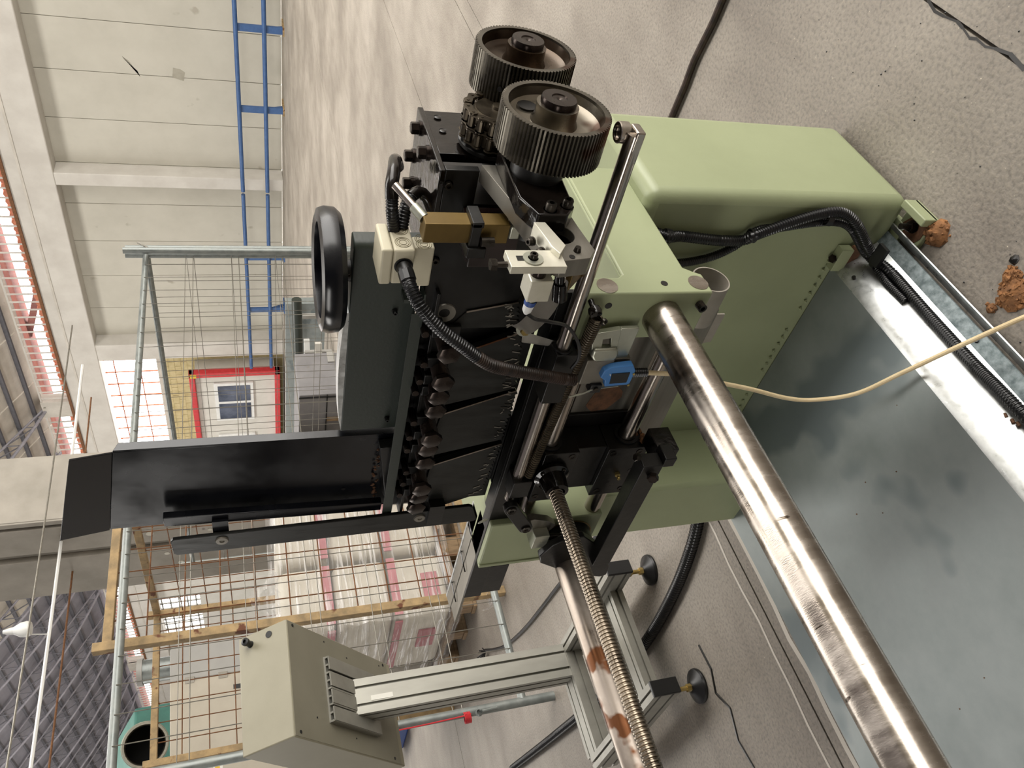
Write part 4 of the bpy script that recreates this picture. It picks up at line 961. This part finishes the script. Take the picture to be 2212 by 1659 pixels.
MB().ring([ray_poly(hc_, a, outl) for a in angs], [(hc_[0] + .0185 * math.cos(a), hc_[1] + .0185 * math.sin(a)) for a in angs], 'y', .52, .545).build('plate', 'plate_steel', am, bevel=.0008, seg=1)
MB().lathe([(.0183, .012), (.0165, .012), (.0165, .03), (0, .03)], (hc_[0], .52, hc_[1]), (0, 1, 0), 36).build('bore', 'black_oily', am)
MB().prism([(.862, .93), (.862, .885), (.80, .862), (.735, .866), (.717, .880), (.716, .918), (.752, .932)], 'y', .495, .52).build('hub_block', 'black_oily', am, bevel=.002)
MB().lathe([(.030, -.03), (.034, -.02), (.034, 0), (0, 0)], (.81, .497, .893), (0, 1, 0), 32).build('hub', 'black_steel', am)
for x, z in ((.727, .900), (.735, .876)): socket_screw(am, (x, .495, z), (0, -1, 0), .0068, .010)
for x, z, r in ((.753, .899, .004), (.669, .884, .0038)): MB().cyl((x, .521, z), (x, .5194, z), r, n=12).build('tapped_hole', 'oil_dark', am)
MB().lathe([(0, .006), (.0035, .006), (.0048, 0)], (.680, .52, .874), (0, -1, 0), 12).build('stud', 'screw', am)
MB().cyl((.74, .55, .865), (.735, .64, .848), .0075, n=16).cyl((.737, .615, .852), (.735, .642, .847), .0105, n=18).build('damper', 'black_oily', am)
MB().prism([(.772, .836), (.80, .80), (.79, .793), (.757, .826)], 'y', .618, .648).build('wedge', 'brass', am, bevel=.001)
ab = thing('sensor_bracket', (.66, .515, .93), 'light aluminium angle bracket bolted on the steel arm', 'bracket')
MB().prism([(.706, .926), (.706, .912), (.662, .900), (.646, .912), (.660, .918), (.668, .919)][::-1], 'y', .498, .518).build('fixed_leg', 'alu_raw', ab, bevel=.0006)
MB().box((.632, .505, .906), (.662, .515, .972)).build('slotted_leg', 'alu_raw', ab, bevel=.0006)
MB().box((.643, .5044, .950), (.651, .506, .962)).build('slot', 'oil_dark', ab)
MB().lathe([(0, .0015), (.0118, .0015), (.0118, 0)], (.646, .505, .943), (0, -1, 0), 24).build('washer', 'zinc', ab); socket_screw(ab, (.646, .5035, .943), (0, -1, 0), .0048, .006)
for p in ((.690, .514, .930), (.668, .512, .925)): socket_screw(ab, p, (-.4, -.1, .9), .0046, .006)
MB().cyl((.645, .512, .985), (.645, .512, .968), .0035, n=10).cyl((.645, .512, .992), (.645, .512, .985), .007, n=6).build('stop_bolt', 'screw', ab)
se = thing('sensor', (.66, .53, .92), 'small square metal proximity sensor with a blue ring under the aluminium bracket', 'sensor')
MB().box((.652, .543, .906), (.680, .574, .934)).build('body', 'alu_raw', se, bevel=.001); MB().cyl((.666, .515, .922), (.666, .547, .922), .0095, n=20).build('neck', 'bolt', se)
MB().lathe([(.007, 0), (.007, .012), (0, .012)], (.668, .574, .920), (.15, 1, .02), 16).build('collar', 'zinc', se)
MB().lathe([(.0073, 0), (.0073, .008), (0, .008)], (.669, .584, .920), (.15, 1, .02), 16).build('blue_ring', 'bin_blue', se); MB().lathe([(.0068, 0), (.006, .012), (.0028, .018), (0, .018)], (.670, .592, .920), (.15, 1, .02), 16).build('white_tip', 'white_plastic', se)
MB().tube(spline([(.673, .610, .920), (.69, .630, .905), (.70, .646, .890), (.705, .656, .865), (.72, .680, .829), (.732, .724, .797), (.742, .765, .781), (.75, .795, .782)], .006), .0026, 8).build('lead', 'black_rubber', se)
sg = thing('grey_strap', (.77, .70, .855), 'curved grey metal strip hanging beside the sensor down to a hex bolt', 'strip')
P = spline([(.742, .622, .852), (.752, .655, .851), (.762, .690, .853), (.782, .735, .858), (.80, .758, .861)], .006); v = []
for q in P: v += [q + Vector((-.011, 0, -.009)), q + Vector((.009, 0, .010)), q + Vector((.0105, .001, .0088)), q + Vector((-.0095, .001, -.0102))]
m_ = len(P); MB().add(v, [(4 * i + k, 4 * i + (k + 1) % 4, 4 * i + 4 + (k + 1) % 4, 4 * i + 4 + k) for i in range(m_ - 1) for k in range(4)] + [(0, 1, 2, 3), (4 * m_ - 1, 4 * m_ - 2, 4 * m_ - 3, 4 * m_ - 4)]).build('strip', 'switchgrey', sg)
MB().lathe([(0, .002), (.0125, .002), (.0125, 0)], (.800, .757, .853), (-1, -.2, .2), 24).build('washer', 'zinc', sg); hex_bolt(sg, (.798, .757, .853), (-1, -.2, .2), .0072, .008, 'gold_bolt', washer=False)
MB().hexa([(.80, .765, .846), (.806, .79, .842), (.806, .80, .80), (.80, .785, .795), (.803, .77, .852), (.81, .795, .846), (.81, .805, .80), (.804, .79, .797)]).build('toothed_tongue', 'plate_steel', sg)

# brass slide block with its lever pin and clamp
bz = thing('brass_block', (.79, .57, .98), 'square brown-gold slide bar held upright by a black clamp', 'block')
MB().box((.780, .556, .922), (.806, .585, 1.033)).build('bar', 'brass', bz, bevel=.001)
MB().box((.772, .548, .960), (.81, .556, .975)).box((.768, .585, .952), (.81, .60, .977)).box((.772, .55, .962), (.779, .59, .975)).build('clamp', 'black_steel', bz, bevel=.001)
kn = MB().cyl((.770, .575, .944), (.770, .575, .961), .0062, n=24).build('knurled_screw', 'screw', bz)
MB().box((.80, .586, .898), (.862, .640, .962)).build('clamp_block', 'maroon', bz, bevel=.001)
MB().cyl((.798, .61, .968), (.798, .61, .962), .010, n=20).build('disc_screw', 'zinc', bz)
a_, q_ = Vector((.800, .562, 1.030)), Vector((.850, .548, 1.060)); MB().cyl(a_, q_, .0058, n=20).build('lever_pin', 'ground_steel', bz); MB().cyl(a_, a_ + (q_ - a_) * .35, .0072, n=24).build('lever_boss', 'zinc', bz)
MB().box((.782, .560, .906), (.80, .580, .920)).build('lower_nut', 'zinc', bz, bevel=.002); MB().tube(spline([(.785, .552, .918), (.79, .546, .90), (.79, .565, .875), (.79, .60, .862)], .01), .0012, 5).build('wire', 'zinc', bz)
MB().lathe([(.009, 0), (.009, .012), (.012, .013), (.012, .016), (0, .016)], (.766, .553, .889), (.9, .3, -.2), 20).build('roller_pin', 'rusty_steel', bz)

# cream junction boxes
def jbox(p0, p1, label, seamz):
    t = thing('junction_box', ((p0[0] + p1[0]) / 2, (p0[1] + p1[1]) / 2, p0[2]), label, 'junction box')
    MB().box(p0, (p1[0], p1[1], seamz)).build('body', 'cream', t, bevel=.003, seg=3); MB().box((p0[0] - .0006, p0[1] - .0006, seamz + .0008), (p1[0] + .0006, p1[1] + .0006, p1[2])).build('lid', 'cream', t, bevel=.003, seg=3)
    for k in (.28, .74):
        x = p0[0] + (p1[0] - p0[0]) * (k + .01); z = (p0[2] + seamz) / 2
        MB().lathe([(.0100, 0), (.0105, .0007), (.0110, 0)], (x, p0[1] - .0001, z), (0, -1, 0), 28).lathe([(.0075, 0), (.008, .0007), (.0085, 0)], (x, p0[1] - .0001, z), (0, -1, 0), 28).lathe([(.0045, 0), (.005, .0007), (.0055, 0)], (x, p0[1] - .0001, z), (0, -1, 0), 28).build('knockout', 'cream_groove_shade', t)
    return t
j1 = jbox((.80, .612, 1.035), (.858, .668, 1.079), 'cream plastic junction box with the black corrugated hose plugged in', 1.063)
MB().cyl((.801, .637, 1.0485), (.7985, .637, 1.0485), .0125, n=24).cyl((.799, .637, 1.0485), (.788, .639, 1.047), .0105, n=24).cyl((.789, .638, 1.0475), (.776, .643, 1.0455), .0108, n=10).build('gland', 'black_rubber', j1)
j2 = jbox((.832, .632, 1.000), (.858, .700, 1.031), 'second cream junction box tucked below, half hidden by the brass bar', 1.029)
h1 = corrugated([(.790, .638, 1.0475), (.765, .648, 1.043), (.745, .664, 1.031), (.730, .688, 1.005), (.722, .712, .973), (.720, .732, .950)], .0096, .0042, .13)
hz = thing('corrugated_hose', (.73, .73, .9), 'black corrugated hose looping down from the first cream box, dusty brown at its end', 'hose')
h1.build('clean_part', 'hose_black', hz)
corrugated([(.720, .731, .951), (.720, .75, .925), (.730, .773, .885), (.742, .798, .835), (.748, .816, .790), (.750, .822, .770)], .0098, .0042, .16).build('dusty_part', 'hose_dusty', hz)
hb_ = thing('hose_bundle', (.86, .58, 1.05), 'smooth black hose ends rising and bending over behind the first junction box', 'hose')
corrugated([(.846, .612, 1.056), (.846, .585, 1.061), (.852, .568, 1.062)], .0086, .004, .12).build('corrugated_end', 'hose_black', hb_); MB().tube(spline([(.852, .570, 1.062), (.862, .556, 1.062), (.885, .548, 1.056), (.93, .56, 1.046), (.98, .60, 1.03)], .008), .0088, 14).build('smooth_sleeve', 'black_oily', hb_)
corrugated([(.850, .612, 1.045), (.86, .590, 1.041), (.875, .580, 1.032)], .0088, .004, .12).build('corrugated_end', 'hose_black', hb_); MB().tube(spline([(.874, .581, 1.033), (.886, .580, 1.020), (.885, .588, 1.008), (.874, .606, .998), (.86, .62, .99)], .006), .0085, 14).build('smooth_sleeve', 'black_oily', hb_)

# waste chute plate and flat side bar
cu = thing('chute', (.87, 1.16, 1.0), 'tall blue-black glossy sheet chute rising beside the housing', 'chute')
def quadplate(y, x0, x1, m, name, bev=.001):      # y: 4 (Y,Z) corners
    return MB().prism(y, 'x', x0, x1).build(name, m, cu, bevel=bev)
quadplate([(1.068, .985), (1.285, .975), (1.277, 1.492), (1.064, 1.458)], .868, .872, 'black_paint', 'sheet')
MB().hexa([(.866, 1.064, 1.458), (.866, 1.277, 1.492), (.870, 1.277, 1.492), (.870, 1.064, 1.458), (.838, 1.040, 1.512), (.838, 1.252, 1.562), (.842, 1.252, 1.562), (.842, 1.040, 1.512)]).build('top_lip', 'black_paint', cu, bevel=.0008)
MB().hexa([(.868, 1.066, 1.0), (.884, 1.066, 1.0), (.884, 1.070, 1.0), (.868, 1.070, 1.0), (.868, 1.060, 1.457), (.884, 1.060, 1.45), (.884, 1.064, 1.45), (.868, 1.064, 1.457)]).build('side_flange', 'black_paint', cu, bevel=.0006)
MB().hexa([(.868, 1.281, .985), (.915, 1.281, .985), (.915, 1.285, .985), (.868, 1.285, .985), (.868, 1.274, 1.40), (.915, 1.274, 1.40), (.915, 1.278, 1.40), (.868, 1.278, 1.40)]).build('side_flange', 'black_paint', cu, bevel=.0006)
for y, z in ((1.265, 1.345), (1.22, 1.09)): MB().cyl((.8685, y, z), (.8672, y, z), .0035, n=12).build('hole', 'oil_dark', cu)
cg = MB()
for i in range(26):
    t = random.random(); p = (.862 + random.uniform(-.006, .004), 1.09 + .15 * t, 1.035 - .004 * t + random.uniform(-.004, .006)); cg.lathe([(0, -.003), (random.uniform(.0015, .0035), 0), (0, .004)], p, (random.random(), random.random(), 1), 6)
cg.build('wood_scraps', 'rustpatch', cu)
MB().hexa([(.845, 1.075, 1.005), (.866, 1.075, 1.004), (.866, 1.24, 1.004), (.845, 1.235, 1.004), (.845, 1.078, 1.036), (.866, 1.078, 1.036), (.866, 1.235, 1.018), (.845, 1.23, 1.014)]).build('foot_bracket', 'black_steel', cu, bevel=.001)
fb = thing('side_bar', (.83, 1.3, .82), 'flat dark steel bar with rounded ends hanging left of the tall chute', 'bar')
by = [(1.322, 1.386), (1.316, 1.391), (1.277, 1.393), (1.271, 1.388), (1.262, .846), (1.267, .838), (1.312, .823), (1.318, .828)]
MB().prism(by[::-1], 'x', .828, .835).build('bar', 'blade', fb, bevel=.0012)
for y, z in ((1.288, 1.308), (1.284, .944)): MB().lathe([(0, .001), (.0035, .001), (.0045, .0028), (.0105, .0026), (.0118, 0)], (.828, y, z), (-1, 0, 0), 24).build('countersunk_bolt', 'switchgrey', fb)
MB().box((.836, 1.24, 1.295), (.842, 1.278, 1.322)).build('mounting_tab', 'black_paint', fb); MB().prism([(1.222, 1.40), (1.248, 1.40), (1.264, 1.02), (1.24, 1.02)], 'x', .842, .856).build('back_channel', 'black_paint', fb, bevel=.001)
MB().box((.82, 1.24, .90), (.845, 1.30, .93)).build('lower_tab', 'black_steel', fb)

# zinc bracket and blue limit switch
zb = thing('slotted_bracket', (.79, .78, .68), 'bent zinc plate with an open slot, fixed under the green bracket', 'bracket')
MB().prism([(.756, .746), (.748, .700), (.785, .695), (.785, .707), (.766, .712), (.768, .725), (.788, .722), (.792, .738)], 'x', .782, .792).build('slotted_face', 'zinc', zb, bevel=.001)
MB().prism([(.785, .738), (.785, .695), (.800, .690), (.812, .694), (.815, .728), (.80, .738)], 'x', .776, .792).build('bent_foot', 'zinc', zb, bevel=.004)
MB().box((.784, .748, .668), (.792, .818, .700)).build('lower_leg', 'zinc', zb, bevel=.0015)
ls = thing('limit_switch', (.775, .83, .70), 'blue limit switch with a black rating label and a wire whisker', 'switch')
MB().box((.776, .808, .694), (.80, .862, .742)).build('head', 'switchgrey', ls, bevel=.0015); MB().box((.782, .812, .662), (.80, .850, .694)).build('back', 'switchgrey', ls, bevel=.001)
bc = MB().prism([(.822, .712), (.815, .700), (.812, .664), (.826, .655), (.858, .656), (.860, .700), (.845, .704), (.838, .714)], 'x', .766, .778).build('cover', 'blue', ls, bevel=.0015)
lb_ = MB().prism([(.829, .697), (.828, .665), (.851, .664), (.852, .694)], 'x', .7648, .7662).build('rating_label', 'ink_black', bc)
for k in range(3): text(('YBLX 8104', 'AC 250V 5A', 'DC 115V 0.4A')[k], .0042, (.7644, .834 + .0068 * k, .681), (0, 0, -1), (0, -1, 0), 'ink_white', lb_)
for p in ((.858, .658), (.832, .657)): MB().cyl((.766, p[0], p[1]), (.7645, p[0], p[1]), .0022, n=10).build('cover_screw', 'gold_bolt', bc)
MB().box((.770, .860, .702), (.786, .878, .722)).build('roller_clamp', 'black_rubber', ls, bevel=.001); MB().cyl((.769, .868, .712), (.767, .868, .712), .004, n=12).build('clamp_screw', 'screw', ls)
MB().tube([(.774, .868, .670), (.772, .870, .715), (.765, .872, .735), (.760, .873, .762)], .0016, 6).build('whisker', 'zinc', ls)
gl = []
for i in range(14): gl.append((.0078 if i % 2 else .0062, .0022 * i))
MB().lathe([(0, 0)] + gl + [(.003, .031)], (.772, .836, .657), (.08, .1, -1), 18).build('rubber_boot', 'black_rubber', ls)
yc = thing('cream_cable', (.7, .85, .3), 'cream cable hanging in a bow from the blue limit switch across the tray', 'cable')
MB().tube(spline([(.775, .840, .632), (.79, .862, .575), (.80, .880, .515), (.80, .90, .46), (.809, .937, .36), (.807, .969, .26), (.798, .969, .2), (.756, .908, .165), (.724, .82, .14), (.686, .705, .1), (.655, .619, .07), (.62, .52, .02)], .012), .0042, 10).build('jacket', 'cream_cable', yc)
MB().tube([(.774, .838, .642), (.775, .840, .630)], .0016, 6).build('green_core', 'green', yc); MB().tube([(.776, .835, .642), (.776, .837, .630)], .0016, 6).build('brown_core', 'brown_tile', yc)

# black corrugated conduits down the pedestal and along the tray
ct = thing('conduit', (1.0, .72, .3), 'thick black corrugated conduit clipped to the pedestal, then running along the tray', 'hose')
corrugated([(1.04, .735, .575), (1.0, .731, .534), (1.006, .735, .498), (1.004, .742, .418), (1.004, .741, .369), (.996, .722, .351), (1.003, .697, .28), (1.004, .677, .218), (1.0, .674, .18), (.99, .69, .147), (.980, .729, .105), (.966, .752, .078), (.92, .757, .062), (.81, .760, .058), (.68, .758, .058), (.54, .752, .058), (.2, .752, .058)], .0103, .0048, .13).build('hose', 'hose_black', ct)
for p in ((1.004, .733, .53), (1.002, .729, .355), (1.004, .690, .205), (.958, .757, .078)): MB().lathe([(.0108, -.006), (.0128, -.006), (.0128, .006), (.0108, .006)], p, (.12, -.1, 1) if p[2] > .1 else (-1, .1, -.2), 22, True).build('clip', 'black_rubber', ct)
MB().box((.94, .715, .085), (.965, .757, .093)).build('clip_tail', 'black_rubber', ct)
c2_ = thing('conduit', (1.0, .75, .3), 'thinner black corrugated conduit crossing behind the thick one on the pedestal face', 'hose')
corrugated([(1.03, .80, .575), (1.005, .795, .50), (1.007, .786, .428), (1.007, .76, .38), (1.008, .722, .345), (1.009, .714, .291), (1.009, .702, .224), (1.008, .70, .171), (.998, .709, .141), (.99, .75, .094), (.97, .764, .074), (.92, .772, .07), (.86, .772, .066)], .0082, .0042, .13).build('hose', 'hose_black', c2_)
tag(corrugated([(1.27, 1.52, .022), (1.27, 1.66, .020), (1.22, 1.70, .020), (1.173, 1.672, .020), (1.11, 1.668, .020), (1.046, 1.725, .020), (.99, 1.855, .020), (.946, 2.077, .020), (.927, 2.395, .020), (.952, 2.871, .020), (1.036, 3.515, .020), (1.151, 4.296, .020)], .019, .0095, .12, 14).build('floor_hose', 'hose_black'), 'fat black corrugated hose curving over the floor past the stand foot', 'hose')
tag(MB().tube(spline([(1.32, 1.9, .012), (1.36, 2.2, .012), (1.394, 2.363, .01), (1.423, 2.663, .01), (1.47, 2.914, .01), (1.553, 3.463, .01), (1.64, 3.85, .01), (1.72, 4.08, .012), (1.80, 4.26, .02)], .04), .008, 8).build('floor_cable', 'black_rubber'), 'thin black cable lying on the floor toward the pallets', 'cable')
tuft = MB()
for k in range(16): tuft.tube([(1.79, 4.26, .02), (1.80 + random.uniform(-.05, .05), 4.30 + random.uniform(-.02, .06), .02 + .05 * random.random())], .004, 5)
tag(tuft.build('cable_end', 'black_rubber'), 'frayed dark end of the thin floor cable by the wooden blocks', 'cable end')
tag(MB().tube(spline([(1.89, .2, .012), (1.905, .625, .012), (1.915, .721, .012), (1.931, .806, .012), (1.93, .881, .012), (1.937, .968, .012), (1.95, 1.2, .012)], .03), .0105, 10).build('dusty_cable', 'hose_dusty'), 'dusty dark cable lying on the floor right of the pedestal', 'cable')

# sawdust and sweepings on the floor
def lump(c, r, h, m, n=9):
    v = []; f = []; mb = MB()
    rings = 5
    for k in range(rings + 1):
        t = k / rings
        for i in range(n):
            a = 2 * PI * i / n; rr = r * (1 - t ** 2) * random.uniform(.78, 1.15)
            v.append((c[0] + rr * math.cos(a), c[1] + rr * math.sin(a) * 1.1, h * t * random.uniform(.75, 1.1)))
    for k in range(rings):
        for i in range(n): f.append((k * n + i, k * n + (i + 1) % n, (k + 1) * n + (i + 1) % n, (k + 1) * n + i))
    f.append(tuple(range(rings * n, rings * n + n))); return mb.add(v, f)
def heap(c, r, h, n): 
    mb = lump(c, r, h, 'sawdust', 12)
    for k in range(n):
        a = random.uniform(0, 2 * PI); q = r * math.sqrt(random.random()) * 1.15; s_ = random.uniform(.002, .006)
        p = (c[0] + q * math.cos(a), c[1] + q * math.sin(a), max(.001, h * (1 - (q / r) ** 2)) * random.uniform(.7, 1))
        mb.lathe([(0, -s_), (s_ * random.uniform(.6, 1.2), 0), (0, s_)], p, (random.uniform(-1, 1), random.uniform(-1, 1), 1), 5)
    return mb
def sd(name, mb, label): o = mb.build(name, 'sawdust'); tag(o, label, 'sawdust'); return o
sd('sawdust_lump', heap((.941, .672), .026, .022, 40), 'damp brown sawdust clump right beside the anchored pedestal foot')
sd('sawdust_heap', heap((.742, .655), .028, .014, 60), 'loose orange sawdust heap near the cream cable at the frame edge')
sd('sawdust_crumb', heap((.757, .700), .009, .006, 10), 'tiny orange sawdust crumb between tray edge and the loose heap')
sd('sawdust_heap', heap((.765, .635), .017, .007, 40), 'small scattered orange sawdust patch beyond the loose heap')
for c, lb in (((.782, .612), 'black oily crumb on the floor above the loose sawdust'), ((.738, .59), 'black oily crumb at the frame edge beside the loose sawdust')):
    o = lump((c[0], c[1]), .009, .006, 'oil_dark', 8).build('oily_crumb', 'oil_dark'); tag(o, lb, 'crumb')
sc_ = MB()
for k in range(120):
    x, y = random.uniform(.3, 1.6), random.uniform(.25, .72)
    if x > .97 and y > .62: continue
    r_ = random.uniform(.0006, .0018); sc_.lathe([(0, -r_), (r_ * 1.3, 0), (0, r_)], (x, y, .001), (0, 0, 1), 5)
gr_ = sc_.build('grit', 'oil_dark'); tag(gr_, 'dark grit scattered over the concrete right of the tray', 'grit'); stuff(gr_)
